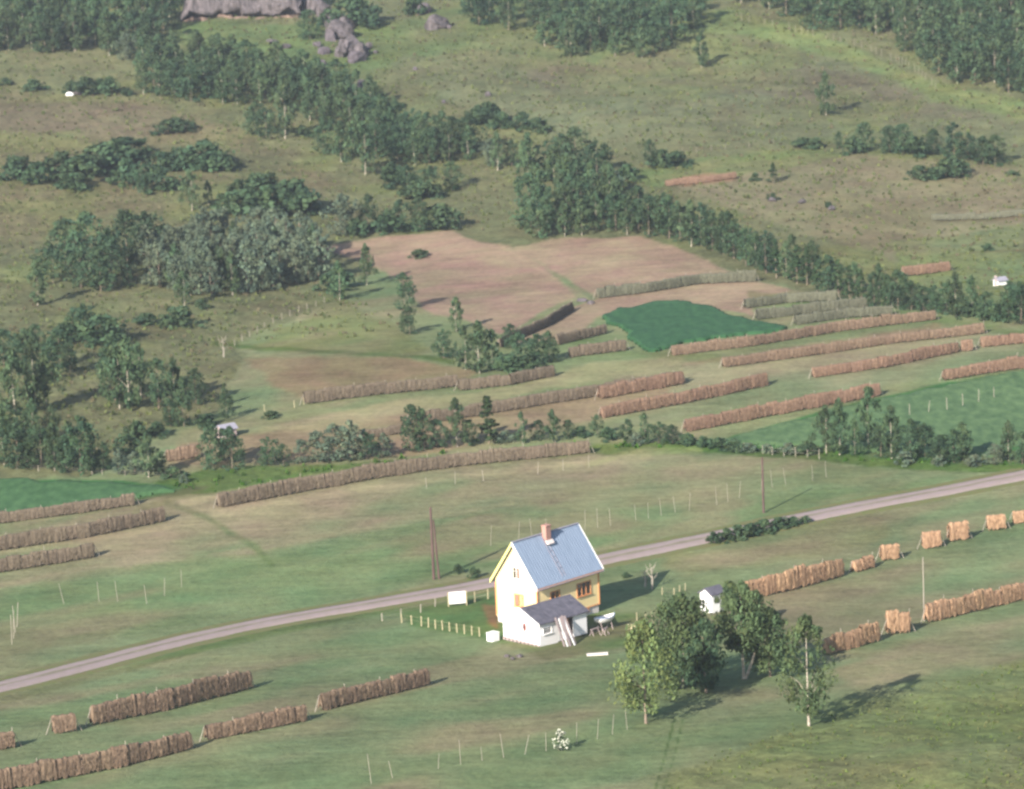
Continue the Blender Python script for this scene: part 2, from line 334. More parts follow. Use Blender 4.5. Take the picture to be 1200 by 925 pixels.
ground = tag(link('ground', me), kind='structure')
n = gm.node_tree.nodes; l = gm.node_tree.links; b = n['Principled BSDF']; b.inputs['Roughness'].default_value = .95; b.inputs['Specular IOR Level'].default_value = .05
at1 = n.new('ShaderNodeAttribute'); at1.attribute_name = 'tint'; at2 = n.new('ShaderNodeAttribute'); at2.attribute_name = 'rough'
tc = n.new('ShaderNodeTexCoord')
def nznode(scale, det, rot=0, sc=(1, 1, 1), ro=.6):
    mp = n.new('ShaderNodeMapping'); mp.inputs['Rotation'].default_value = (0, 0, rot); mp.inputs['Scale'].default_value = sc
    z = n.new('ShaderNodeTexNoise'); z.inputs['Scale'].default_value = scale; z.inputs['Detail'].default_value = det; z.inputs['Roughness'].default_value = ro
    l.new(tc.outputs['Object'], mp.inputs[0]); l.new(mp.outputs[0], z.inputs['Vector']); return z.outputs[0]
def rng(s, a, c, lo, hi):
    r = n.new('ShaderNodeMapRange'); r.inputs[1].default_value = a; r.inputs[2].default_value = c; r.inputs[3].default_value = lo; r.inputs[4].default_value = hi; l.new(s, r.inputs[0]); return r.outputs[0]
def mth(op, a, c):
    m_ = n.new('ShaderNodeMath'); m_.operation = op
    for i, q in enumerate((a, c)):
        if isinstance(q, (int, float)): m_.inputs[i].default_value = q
        else: l.new(q, m_.inputs[i])
    return m_.outputs[0]
fine = rng(nznode(1.1, 6, ro=.75), .3, .7, -.38, .38); mid = rng(nznode(.16, 4), .3, .7, -.2, .2)
streak = rng(nznode(.7, 5, math.radians(-42), (.16, 1, 1), .7), .3, .7, -.22, .22)
big = rng(nznode(.035, 3), .35, .65, -.14, .14)
rs = rng(at2.outputs['Fac'], 0, 1, .55, 1.0); inv = rng(at2.outputs['Fac'], 0, 1, 1, .1)
tot = mth('ADD', mth('ADD', mth('MULTIPLY', fine, rs), mth('MULTIPLY', mid, rs)), mth('ADD', mth('MULTIPLY', streak, inv), mth('ADD', big, 1.0)))
vm = n.new('ShaderNodeVectorMath'); vm.operation = 'SCALE'; l.new(at1.outputs['Color'], vm.inputs[0]); l.new(tot, vm.inputs['Scale'])
hs = n.new('ShaderNodeHueSaturation'); l.new(vm.outputs[0], hs.inputs['Color']); l.new(rng(nznode(.12, 3, ro=.6), .3, .7, .475, .525), hs.inputs['Hue'])
l.new(hs.outputs[0], b.inputs['Base Color'])
bp = n.new('ShaderNodeBump'); bp.inputs['Distance'].default_value = .35; l.new(mth('MULTIPLY', rs, .6), bp.inputs['Strength'])
l.new(mth('ADD', fine, mid), bp.inputs['Height']); l.new(bp.outputs[0], b.inputs['Normal'])

# ------------------------------------------------------------------ draped sheets: road, wheel strips, crop fields
def resample(P, step):
    out = []
    for A, B in zip(P, P[1:]):
        k = max(1, int((B-A).length/step))
        for i in range(k): out.append(A.lerp(B, i/k))
    return out+[P[-1]]
def smooth_line(P, it=3):
    for _ in range(it): P = [P[0]]+[(P[i-1]+P[i]*2+P[i+1])/4 for i in range(1, len(P)-1)]+[P[-1]]
    return P
def strip(name, P, offs, lift, m, kind='structure', wob=0):
    V = []; k = len(offs)
    for i, p in enumerate(P):
        d = (P[min(i+1, len(P)-1)]-P[max(i-1, 0)]); d.z = 0; d.normalize(); nn = Vector((-d.y, d.x, 0))
        for j, o in enumerate(offs):
            w = wob*(vnoise(p.x, p.y, 3, 40+j)-.5) if wob else 0
            q = p+nn*(o+w); li = lift[j] if isinstance(lift, (list, tuple)) else lift
            V.append((q.x, q.y, float(hz(q.x, q.y))+li))
    Qd = [(i*k+j, i*k+j+1, (i+1)*k+j+1, (i+1)*k+j) for i in range(len(P)-1) for j in range(k-1)]
    o = link(name, npmesh(name, V, Qd, [m], smooth=True)); tag(o, kind=kind); return o
M['gravel'] = mat('pinkish_gravel', tuple(alb((190, 172, 172))), .95, var=.12, vscale=.9, col2=tuple(alb((170, 156, 150))), bump=.3)
M['verge'] = mat('road_verge', tuple(alb((142, 136, 102))), .95, var=.22, vscale=1.2, col2=tuple(alb((116, 128, 84))))
M['strip'] = mat('grass_strip', tuple(alb((158, 150, 132))), .95, var=.25, vscale=.8)
RP = smooth_line(resample([at(*p) for p in ROAD_PX], 1.5), 12)
strip('road', RP, [-2.2, -1.8, -.9, 0, .9, 1.8, 2.2], [-.1, .09, .13, .14, .13, .09, -.1], M['gravel'], wob=.3)
strip('road_centre_strip', RP, [-.28, .28], .155, M['strip'], wob=.5)
strip('road_verge', RP, [2.1, 2.9, 3.8], [.03, .08, -.05], M['verge'], wob=.6)
strip('road_verge', RP, [-3.9, -3.0, -2.1], [-.05, .07, .03], M['verge'], wob=.6)

def crop_field(px_poly, col, h, dens, col2):
    W_ = [at(*p) for p in px_poly]; poly = [(p.x, p.y) for p in W_]
    x0, x1 = min(p[0] for p in poly), max(p[0] for p in poly); y0, y1 = min(p[1] for p in poly), max(p[1] for p in poly)
    st = dens; nx, ny = int((x1-x0)/st)+3, int((y1-y0)/(st*1.3))+3
    gx_, gy_ = np.meshgrid(np.linspace(x0-st, x1+st, nx), np.linspace(y0-st, y1+st, ny), indexing='ij')
    ins = inpoly(gx_+(vnoise(gx_, gy_, 3, 61)-.5)*1.6, gy_+(vnoise(gx_, gy_, 3, 62)-.5)*2.4, poly)
    near = ins.copy(); near[1:] |= ins[:-1]; near[:-1] |= ins[1:]; near[:, 1:] |= ins[:, :-1]; near[:, :-1] |= ins[:, 1:]
    z = hz(gx_, gy_)+np.where(ins, h+(vnoise(gx_, gy_, 1.1, 63)-.5)*.22*h+(vnoise(gx_, gy_, 5, 64)-.5)*.2*h, -.3)
    ii = np.arange(nx*ny).reshape(nx, ny)
    Qd = np.stack([ii[:-1, :-1], ii[1:, :-1], ii[1:, 1:], ii[:-1, 1:]], -1).reshape(-1, 4)
    k = near.ravel()[Qd].all(1); Qd = Qd[k]
    me_ = npmesh('crop_field', np.stack([gx_.ravel(), gy_.ravel(), z.ravel()], 1), Qd, [mat('crop_leaves', tuple(col), .9, var=.3, vscale=.8, col2=tuple(col2), bump=.6, stretch=(1, .5, 1))], smooth=True)
    return tag(link('crop_field', me_), kind='structure')
crop_field([(704, 372), (730, 363), (762, 357), (800, 355), (830, 360), (852, 369), (885, 378), (922, 384), (915, 389), (870, 394), (830, 398), (795, 402), (775, 412), (757, 412), (742, 404), (735, 392), (718, 382)], (.019, .070, .027), .45, .45, (.030, .086, .032))
crop_field([(826, 520), (905, 501), (1010, 473), (1110, 452), (1215, 432), (1230, 520), (1150, 536), (1080, 536), (960, 525), (900, 521)], (.056, .110, .044), .25, .7, (.080, .132, .054))
crop_field([(-40, 561), (60, 564), (150, 568), (212, 573), (200, 578), (150, 585), (60, 599), (-40, 614)], (.036, .094, .034), .3, .7, (.052, .112, .042))

# ------------------------------------------------------------------ grass tufts and heather of the rough land (nobody could count them)
def tufts(name, N, region, size, m, colset, seed):
    g = np.random.default_rng(seed); px = g.uniform(-60, 1260, N*3); py = g.uniform(-40, 980, N*3)
    k = np.zeros(len(px), bool)
    for r in region: k |= inpoly(px, py, r)
    px, py = px[k][:N], py[k][:N]
    # uniform spread over the slope: intersect coarsely through the ground vertices
    d = FW*F+RT*(px-CX)[:, None]-UP*(py-CY)[:, None]; d /= np.linalg.norm(d, axis=1)[:, None]
    t = np.full(len(px), 260.0); done = np.zeros(len(px), bool)
    for _ in range(460):
        P = d*t[:, None]; e = CAMZ+P[:, 2]-hz(P[:, 0], P[:, 1]); done |= e < 0
        t = np.where(done, t, t+2)
        if done.all(): break
    t = t-g.random(len(t))*2
    x, y = d[:, 0]*t, d[:, 1]*t; z = hz(x, y); nb = 4; nT = len(x)
    s = size*(.55+g.random(nT)*.9)*(t/560)**.35
    V = np.zeros((nT, nb, 3, 3)); a = g.random((nT, nb))*6.283; wd = s[:, None]*.55
    lean = (g.random((nT, nb, 2))-.5)*s[:, None, None]*.9
    V[..., 0, 0] = x[:, None]-np.cos(a)*wd; V[..., 0, 1] = y[:, None]-np.sin(a)*wd
    V[..., 1, 0] = x[:, None]+np.cos(a)*wd; V[..., 1, 1] = y[:, None]+np.sin(a)*wd
    V[..., 2, 0] = x[:, None]+lean[..., 0]; V[..., 2, 1] = y[:, None]+lean[..., 1]
    V[..., 2] = (z-.05)[:, None, None]; V[..., 2, 2] = z[:, None]+s[:, None]*(.5+g.random((nT, nb))*.4)
    V = V.reshape(-1, 3); pick = g.integers(0, len(colset), nT)
    c = np.array(colset)[pick]*(.8+.4*g.random((nT, 1))); c = np.repeat(c, nb*3, 0)
    o = link(name, npmesh(name, V, np.arange(len(V)).reshape(-1, 3), [m], tint=c)); return tag(o, kind='stuff')
M['tuft'] = mat('tuft', (1.6, 1.6, 1.6), .95, attr='tint', trans=.5, spec=.02)
HILL = [(-60, -40), (1260, -40), (1260, 360), (1060, 340), (900, 300), (740, 262), (560, 272), (520, 262), (370, 285), (380, 330), (480, 380), (420, 395), (280, 400), (250, 480), (100, 540), (-60, 545)]
tag(tufts('hillside_tussocks', 14000, [HILL], .5, M['tuft'], [alb((122, 130, 96)), alb((114, 126, 90)), alb((128, 122, 102)), alb((130, 138, 96))], 3), 'rough tussock grass and heather on the upper hillside', 'rough grass')
tag(tufts('bank_grass', 7000, [REG[-3][4]], .24, M['tuft'], [alb((126, 140, 90)), alb((116, 134, 86)), alb((132, 134, 98))], 4), 'long yellow green grass on the near bank at the lower right', 'long grass')
DITCH = [(180, 565), (240, 552), (400, 542), (690, 520), (830, 517), (960, 527), (1120, 541), (1240, 545), (1240, 550), (1100, 550), (960, 538), (830, 527), (690, 530), (500, 547), (330, 570), (230, 577)]
tag(tufts('ditch_grass', 3500, [DITCH], .7, M['tuft'], [alb((84, 118, 66)), alb((98, 130, 74)), alb((84, 108, 68))], 5), 'lush green weeds in the ditch below the hedge of trees', 'weeds')

# ------------------------------------------------------------------ trees
def leafcloud(seed, H, Wd, base, ncl, per, ls, shape, droop=0, crad=.17, zfl=.8):
    g = np.random.default_rng(seed); t = g.random(ncl)**.85
    t[:3] = [.97, .9, .84]
    if shape == 'birch': r = np.sin(np.pi*np.clip(t, 0, 1)**.75)**.65
    elif shape == 'spruce': r = (1-t)**.85+.04
    elif shape == 'willow': r = np.sqrt(np.clip(1-(t*1.75-.72)**2, 0.02, 1))
    else: r = np.sqrt(np.clip(1-t**2, .05, 1))
    a = g.random(ncl)*6.283; rad = np.sqrt(g.random(ncl))*r*Wd*.5*.86; rad[:2] *= .2
    lob = 1+.22*np.sin(a*2+seed)+.15*np.sin(a*3+t*7+seed)
    c = np.stack([np.cos(a)*rad*lob, np.sin(a)*rad*lob, base+t*(H-base)*.97], 1)
    rc = crad*Wd*(.55+g.random(ncl)*.8)*(.45+.55*r)
    n_ = ncl*per; ci = np.repeat(np.arange(ncl), per)
    v = g.normal(size=(n_, 3)); v /= np.linalg.norm(v, axis=1)[:, None]
    p = c[ci]+v*(rc[ci]*(.45+.6*g.random(n_)**.6))[:, None]*np.array([1, 1, zfl])
    p[:, 2] -= droop*g.random(n_)**2*rc[ci]
    p[:, 2] = np.maximum(p[:, 2], base*.75+.03)
    nr_ = v*.8+g.normal(size=(n_, 3))*.55+np.array([0, 0, .25]); nr_ /= np.linalg.norm(nr_, axis=1)[:, None]
    u_ = np.cross(nr_, g.normal(size=(n_, 3))); u_ /= np.linalg.norm(u_, axis=1)[:, None]; w_ = np.cross(nr_, u_)
    s = ls*(.6+.8*g.random(n_))[:, None]
    if droop: w_[:, 2] -= .6
    V = np.stack([p-u_*s*.5, p-w_*s*.62, p+u_*s*.5, p+w_*s*.62], 1).reshape(-1, 3)
    tone = (.72+.56*g.random(ncl))[ci]*(.85+.3*g.random(n_))
    warm = (g.random(ncl)-.5)[ci]*.25
    tint = np.stack([tone*(1+warm), tone, tone*(1-warm*.8)], 1)
    return V, np.repeat(tint, 4, 0), c
def crown_mesh(name, m, *a, **k):
    V, tint, c = leafcloud(*a, **k)
    return npmesh(name, V, np.arange(len(V)).reshape(-1, 4), [m], tint=tint), c
def trunk_mesh(seed, H, r, m, c, nb=5, lean=.25, twin=0):
    g = random.Random(seed); b_ = MB(); k = 7
    bx, by = g.uniform(-lean, lean), g.uniform(-lean, lean)
    pts = [(bx*math.sin(i/k*2.2), by*math.sin(i/k*2.6), -.35+i/k*(H*.9+.35)) for i in range(k+1)]
    b_.tube(pts, [r*(1.25 if i == 0 else 1)*(1-.85*i/k) for i in range(k+1)], 6)
    if twin:
        b_.tube([(0, 0, -.3), (twin*.5, .1, H*.12), (twin, .2, H*.3), (twin*1.3, .3, H*.75)], [r, r*.85, r*.6, r*.15], 6)
    order = sorted(range(len(c)), key=lambda i: g.random())[:nb]
    for i in order:
        z = c[i][2]; z0 = max(.15*H, z-.35*math.hypot(c[i][0], c[i][1])-.3*H*.3); f = min(z0/(H*.9), .95)*k; j = min(int(f), k-1); q = Vector(pts[j]).lerp(Vector(pts[j+1]), f-j)
        e = Vector(c[i]); mid_ = q.lerp(e, .5)+Vector((0, 0, .12*H*.3))
        b_.tube([q, mid_, e], [r*.34, r*.22, r*.06], 4)
    return b_.mesh('trunk', m)

PROTO = {}
def proto(kind, H, Wd, base, n_, trunk_m, leaf_m, shape, ncl, per, ls, r=.085, **k):
    L = []
    for s in range(n_):
        sd_ = hash_(kind)+s*17; rr_ = random.Random(sd_); h = H; w = Wd*rr_.uniform(.85, 1.15)
        me_, c = crown_mesh('crown', M[leaf_m], sd_, h, w, base*rr_.uniform(.7, 1.3), ncl, per, ls, shape, **k)
        L.append((me_, trunk_mesh(sd_, h, r, M[trunk_m], c) if trunk_m else None))
    PROTO[kind] = (H, Wd, L)
def hash_(s): return sum(ord(ch)*(i+3) for i, ch in enumerate(s)) % 9973
proto('birch_tree', 8, 4.9, .45, 8, 'bark_white', 'leaf', 'birch', 46, 34, .30, droop=.9, crad=.15)
proto('alder_tree', 8, 6.4, .25, 5, 'bark', 'leaf_dark', 'willow', 48, 34, .32, crad=.15)
proto('willow_tree', 6, 5.4, .3, 5, 'bark', 'leaf_grey', 'willow', 46, 32, .28, crad=.15)
proto('spruce_tree', 7, 3.2, .4, 4, 'bark', 'needle', 'spruce', 46, 26, .28, crad=.16, zfl=.45)
proto('bush', 2.0, 3.4, .05, 8, None, 'bush', 'dome', 34, 30, .26, crad=.14)
proto('grey_bush', 2.0, 3.0, .05, 4, None, 'leaf_grey', 'dome', 30, 28, .24, crad=.14)
CAT = {'birch_tree': 'birch', 'alder_tree': 'tree', 'willow_tree': 'willow', 'spruce_tree': 'spruce', 'bush': 'bush', 'grey_bush': 'bush'}
placed = []
def plant(kind, px, py, hpx, label, group=None, wf=1.0):
    if len(label.split()) > 16: print('LONG', label)
    p = at(px, py); H, Wd, L = PROTO[kind]; me_, tr = L[rnd.randrange(len(L))]
    hm = hpx*mpp(p)*1.03; s = hm/H; w = s*(wf if wf > .8 else wf*.75+.25)*rnd.uniform(.98, 1.25)
    rz = rnd.uniform(0, 6.28); name = 'willow_bush' if kind == 'grey_bush' else kind
    if tr is None:
        o = link(name, me_, None, p); o.rotation_euler = (0, 0, rz); o.scale = (w, w, s); tag(o, label, CAT[kind], group); return o
    o = empty(name, p, rz, label, CAT[kind], group)
    c = link('crown', me_, o); c.scale = (w, w, s); t = link('trunk', tr, o); t.scale = (s, s, s); return o
ORD = 'first second third fourth fifth sixth seventh eighth ninth tenth eleventh twelfth thirteenth fourteenth fifteenth sixteenth seventeenth eighteenth nineteenth twentieth'.split()
def row(items, where, group, noun=None):
    """items (kind, px, py, hpx[, wf]); each labelled by its turn from the left"""
    NM = {'birch_tree': 'slim birch', 'alder_tree': 'dark tree', 'willow_tree': 'grey green willow', 'spruce_tree': 'dark pointed spruce', 'bush': 'low green bush', 'grey_bush': 'low greyish bush'}
    cnt = {}; tot_ = {}
    for it in items: tot_[it[0]] = tot_.get(it[0], 0)+1
    for it in sorted(items, key=lambda q: q[1]):
        k = it[0]; i = cnt[k] = cnt.get(k, 0)+1
        if tot_[k] == 1: lb = f'the only {NM[k]} {where}'
        elif i == tot_[k]: lb = f'rightmost {NM[k]} {where}'
        elif i == 1: lb = f'leftmost {NM[k]} {where}'
        elif i <= 20: lb = f'{ORD[i-1]} {NM[k]} from the left {where}'
        else: lb = f'{NM[k]} {where}'
        plant(k, it[1], it[2], it[3], lb, group, it[4] if len(it) > 4 else 1.0)
def stand(poly, mind, kinds, hr, where, group, seed, front=None, wf=1.0):
    """fill an outline of base points; the front row is labelled one by one, the crowded inside shares a label"""
    g = random.Random(seed); xs = [p[0] for p in poly]; ys_ = [p[1] for p in poly]; pts = []
    for _ in range(6000):
        x, y = g.uniform(min(xs), max(xs)), g.uniform(min(ys_), max(ys_))
        if not inpoly(np.array([x]), np.array([y]), poly)[0]: continue
        if all(abs(x-a)/mind[0] > 1 or abs(y-b_)/mind[1] > 1 for a, b_ in pts): pts.append((x, y))
    rest = [(x, y, g.choice(kinds), g.uniform(*hr)) for x, y in pts]; r_i = 0
    RN = ['front row', 'second row', 'third row', 'fourth row', 'fifth row', 'sixth row', 'seventh row', 'rearmost row']
    while rest:
        fr = [q for q in rest if not any(abs(o[0]-q[0]) < mind[0]*1.1 and o[1] > q[1] for o in rest)] if r_i < 7 else list(rest)
        rest = [q for q in rest if q not in fr]
        row([(q[2], q[0], q[1], q[3], wf) for q in fr], f'in the {RN[r_i]} of {where}', group); r_i += 1
B, A_, Wl, Sp, Bu, Gb = 'birch_tree', 'alder_tree', 'willow_tree', 'spruce_tree', 'bush', 'grey_bush'

stand([(-20, 44), (200, 20), (205, 40), (170, 62), (100, 60), (-20, 66)], (15, 9), [B, B, B, A_], (38, 50), 'the top left wood', 'trees of the wood in the top left corner', 1)
stand([(-20, 4), (215, 2), (215, 9), (120, 12), (-20, 28)], (13, 8), [B, A_], (28, 36), 'the upper left belt', 'trees of the far belt at the top left', 2)
row([(Wl, 148, 71, 32, .8), (B, 128, 65, 40), (B, 88, 60, 46), (A_, 62, 62, 50, .7)], 'at the right end of the top left wood', 'trees at the right end of the top left wood')
stand([(165, 76), (250, 74), (330, 92), (395, 112), (440, 128), (470, 150), (430, 165), (395, 160), (330, 130), (270, 126), (215, 118), (166, 110)], (15, 8), [B, B, B, B, A_], (36, 48), 'the long birch wood', 'trees of the long birch wood', 3, wf=.95)
row([(B, 334, 163, 72, .62), (A_, 300, 158, 38), (A_, 312, 162, 36), (B, 393, 136, 38), (B, 372, 120, 44), (Bu, 355, 160, 12), (B, 428, 205, 62, .7), (A_, 380, 180, 42, .7), (B, 400, 190, 48, .8), (B, 415, 182, 40)], 'on the lower edge of the long birch wood', 'trees on the lower edge of the long birch wood')
stand([(435, 165), (480, 160), (550, 178), (560, 190), (500, 195), (440, 190)], (15, 8), [B, A_], (34, 44), 'the lower birch clump', 'trees of the clump below the long wood', 4)
row([(Bu, 205, 155, 15, 1.7), (Bu, 95, 212, 26, 1.2), (Bu, 20, 210, 26), (Bu, 45, 215, 22, 1.2), (Bu, 70, 205, 26, 1.1), (Bu, 125, 196, 26, 1.5), (Bu, 145, 184, 20, 1.7), (Bu, 110, 205, 22), (Bu, 150, 218, 30, 1), (A_, 165, 226, 36, .75), (Bu, 185, 224, 26), (Bu, 85, 222, 18, 1.5)], 'in the scrub on the left hillside', 'scrub on the left hillside')
row([(Bu, 190, 200, 20, 1.3), (Bu, 215, 198, 24, 1.2), (Bu, 240, 198, 30, 1), (Bu, 262, 200, 20, 1)], 'in the bush row above the thin birches', 'bush row above the thin birches')
row([(B, 225, 248, 48, .6), (B, 244, 240, 28, .6), (Bu, 268, 250, 24, 1), (Bu, 290, 245, 22, 1.3), (Bu, 315, 252, 32, 1.1), (Bu, 342, 250, 36, 1), (Bu, 360, 248, 22), (Bu, 305, 222, 18, 1.6), (Bu, 280, 232, 20, 1)], 'in the thicket above the grey willows', 'thicket above the grey willows')
# round green trees and the grey willow thicket at the left
row([(A_, 78, 315, 58, .8), (A_, 105, 322, 72, .8), (A_, 130, 338, 70, .85), (A_, 150, 322, 74, .8), (A_, 95, 338, 44, .9), (A_, 118, 342, 48, .9), (A_, 172, 300, 52), (B, 44, 358, 52, .8), (A_, 62, 330, 44)], 'in the clump left of the willows', 'trees of the round green clump')
stand([(168, 315), (230, 300), (300, 292), (372, 300), (374, 332), (330, 340), (235, 350), (205, 345), (165, 330)], (11, 8), [Wl, Wl, Wl, Wl, Wl, B], (38, 58), 'the grey willow thicket', 'trees of the grey willow thicket', 5, wf=.58)
row([(Wl, 305, 282, 38, 1.1), (Wl, 402, 276, 48, .9), (A_, 432, 272, 44, .7), (A_, 470, 270, 36, 1), (A_, 492, 270, 38, 1), (Bu, 515, 268, 26, 1.2), (Bu, 455, 272, 22), (Bu, 420, 276, 20)], 'on the bank above the pink stubble', 'trees on the bank above the pink stubble')
row([(A_, 478, 228, 34, 1), (A_, 505, 230, 36, .9), (A_, 530, 222, 32, 1), (Bu, 460, 218, 24), (Bu, 492, 234, 20, 1.4)], 'in the middle clump on the slope', 'middle clump on the slope')
row([(Bu, 560, 145, 20, 1), (Bu, 572, 146, 24, .9), (Bu, 590, 150, 18), (Bu, 612, 152, 18), (Bu, 630, 156, 16, 1.1)], 'in the small group high up the slope', 'small bush group high on the slope')
row([(Wl, 575, 195, 32, .8), (B, 583, 200, 46, .55), (A_, 600, 195, 30), (B, 620, 218, 60, .7), (A_, 640, 212, 46, .8), (A_, 540, 178, 26), (A_, 700, 215, 50, .8), (A_, 660, 205, 48), (B, 650, 215, 44), (A_, 675, 210, 60, .75)], 'in the upper central wood', 'trees of the upper central wood')
stand([(612, 262), (640, 240), (690, 225), (715, 235), (722, 268), (680, 275), (620, 280)], (17, 9), [A_, B, B], (38, 66), 'the dense central wood', 'trees of the dense central wood', 6, wf=.78)
row([(Bu, 775, 195, 18, 1.1), (Bu, 795, 195, 16, 1.3), (A_, 762, 196, 32, .5), (Bu, 735, 212, 18), (Gb, 720, 222, 20)], 'by the fence line right of the central wood', 'bushes by the fence line')
# the belt running down to the right above the racks
belt = [(722, 270), (735, 272), (748, 270), (760, 276), (772, 276), (784, 280), (797, 284), (810, 288), (822, 288), (835, 292), (848, 298), (860, 302), (874, 312), (886, 314), (898, 318), (910, 324), (922, 328), (934, 334), (946, 336), (958, 344), (970, 346), (983, 350), (996, 352), (1010, 355), (1024, 358), (1038, 358), (1052, 362)]
g = random.Random(9); it = []
for i, (x, y) in enumerate(belt):
    k = Sp if 15 <= i <= 25 and i % 4 else (B if i % 3 == 1 else A_)
    it.append((k, x, y+g.uniform(-2, 3), g.uniform(40, 54)*(1 if i < 14 else .95), .72 if k != Sp else .95))
    if i % 2 == 0: it.append((A_ if i < 14 else B, x+6, y-8, g.uniform(32, 46), .8))
row(it[:20], 'in the upper tree belt above the racks', 'trees of the belt, upper half')
row(it[20:], 'in the lower tree belt above the racks', 'trees of the belt, lower half')
row([(A_, 1068, 364, 34), (A_, 1082, 366, 30), (A_, 1096, 366, 32, .8), (B, 1120, 370, 52, .75), (B, 1139, 370, 46, .8), (A_, 1110, 368, 36), (A_, 1155, 372, 30), (A_, 1182, 376, 46, .9), (A_, 1196, 380, 50, .9), (A_, 1210, 378, 48), (Bu, 1168, 376, 18), (Bu, 1128, 372, 18)], 'below the small far shed', 'trees at the right end of the belt')
# small group below the dark rack
row([(A_, 474, 362, 42, .8), (B, 430, 334, 48, .6), (B, 398, 352, 46, .7), (Bu, 395, 340, 22), (A_, 480, 392, 32, .75), (B, 535, 388, 40, .55), (Bu, 492, 302, 9, 1.4)], 'around the pink stubble field', 'lone trees around the pink stubble')
row([(A_, 520, 420, 34), (B, 545, 434, 52, .7), (B, 562, 438, 62, .7), (B, 578, 434, 48, .7), (A_, 608, 430, 40, .9), (A_, 630, 428, 36, 1), (A_, 644, 424, 36, .8), (Bu, 595, 436, 18, 1.2), (Bu, 622, 436, 18, 1.2), (A_, 598, 408, 28)], 'in the clump below the dark shaded rack', 'trees of the clump below the shaded rack')
# rough wood at the left
row([(A_, 100, 400, 44, 1), (Bu, 118, 402, 30, 1.1), (Bu, 78, 400, 20), (Bu, 212, 383, 22, 1.1), (Bu, 170, 380, 12, 1.4), (B, 216, 358, 40, .6), (Bu, 235, 362, 10), (Bu, 30, 410, 24), (A_, 42, 412, 32, .8)], 'on the slope under the willow thicket', 'trees on the rough slope')
row([(A_, 70, 430, 46, .9), (A_, 60, 445, 40), (B, 18, 490, 82, .6), (B, 42, 480, 84, .55), (B, 55, 478, 62, .6), (A_, 25, 440, 40, .8), (A_, 5, 430, 44, .9), (A_, 82, 436, 34)], 'in the open wood at the left edge', 'trees of the open wood at the left edge')
row([(B, 140, 478, 76, .6), (B, 152, 480, 84, .65), (A_, 135, 470, 56, .7), (B, 165, 462, 60, .65), (A_, 186, 478, 58, .6), (B, 205, 470, 52, .6), (A_, 216, 500, 58, .5), (A_, 200, 500, 32, .8), (A_, 230, 474, 42, .7), (A_, 130, 440, 44, .8)], 'in the tall left clump', 'trees of the tall left clump')
row([(A_, 266, 492, 32, .6), (B, 264, 475, 26, .5), (Bu, 160, 515, 20), (Bu, 185, 512, 16), (Bu, 242, 500, 14), (Bu, 318, 490, 8, 1.4), (Bu, 150, 530, 18)], 'beside the pale track below the left wood', 'small trees beside the pale track')
row([(B, 5, 545, 70, .7), (A_, 20, 548, 52), (B, 32, 540, 58, .6), (A_, 48, 548, 50, .8), (B, 64, 552, 56, .7), (A_, 78, 552, 40), (A_, 95, 555, 68, .55), (B, 108, 554, 46, .7), (A_, 122, 552, 34, .9), (Wl, 140, 556, 30, 1), (B, 174, 560, 52, .7), (Wl, 158, 556, 26), (A_, 186, 556, 30, .9), (B, 40, 520, 52, .6), (A_, 14, 515, 40), (B, 62, 515, 40, .7), (Bu, 205, 560, 12, 1.3), (Gb, 215, 566, 10)], 'in the hedge above the left crop', 'trees in the left part of the hedge')
row([(A_, 250, 550, 52, .8), (A_, 272, 550, 50, .75), (A_, 262, 542, 40, .8), (A_, 316, 546, 34, 1), (A_, 332, 546, 26), (Wl, 352, 544, 28), (Wl, 372, 542, 36, .9), (Wl, 392, 540, 42, 1), (Wl, 412, 540, 46, .9), (A_, 430, 538, 32), (Wl, 450, 536, 28), (A_, 484, 528, 54, .75), (A_, 497, 528, 48, .7), (A_, 512, 525, 34)], 'in the middle hedge above the long rack', 'trees in the middle part of the hedge')
row([(B, 536, 524, 58, .6), (A_, 550, 522, 30), (Sp, 573, 520, 56, 1.3), (Gb, 592, 518, 12, 1.2), (B, 612, 520, 38, .7), (A_, 632, 516, 24), (B, 648, 518, 38, .7), (A_, 666, 514, 22, 1), (Bu, 682, 512, 12), (A_, 700, 512, 26, .8), (Bu, 712, 516, 14), (A_, 735, 517, 26), (B, 756, 520, 36, .7), (A_, 772, 520, 26), (A_, 788, 522, 24, 1), (Bu, 806, 522, 14, 1.2), (Gb, 745, 522, 14)], 'in the right hedge above the long rack', 'trees in the right part of the hedge')
row([(Bu, 826, 524, 12, 1.2), (Bu, 843, 526, 12, 1.2), (Bu, 860, 528, 12, 1.3), (Gb, 878, 530, 10, 1.4), (Gb, 900, 531, 10, 1.3), (Gb, 925, 532, 12, 1.3), (Bu, 945, 532, 14)], 'in the low thicket behind the second pole', 'low thicket behind the second pole')
row([(B, 968, 531, 56, .7), (B, 984, 533, 66, .7), (B, 1018, 528, 76, .62), (B, 1002, 534, 44, .7), (B, 1045, 538, 64, .65), (A_, 1032, 536, 36), (A_, 1068, 540, 48, .7), (Gb, 1060, 544, 14), (A_, 1084, 536, 40, .7), (A_, 1102, 542, 32), (B, 1128, 540, 46, .95), (A_, 1118, 542, 38), (B, 1182, 540, 46, .6), (Wl, 1165, 544, 24), (Gb, 1140, 546, 12, 1.4), (A_, 1198, 544, 38), (Gb, 1100, 546, 12)], 'in the clump beside the right green crop', 'trees beside the right green crop')
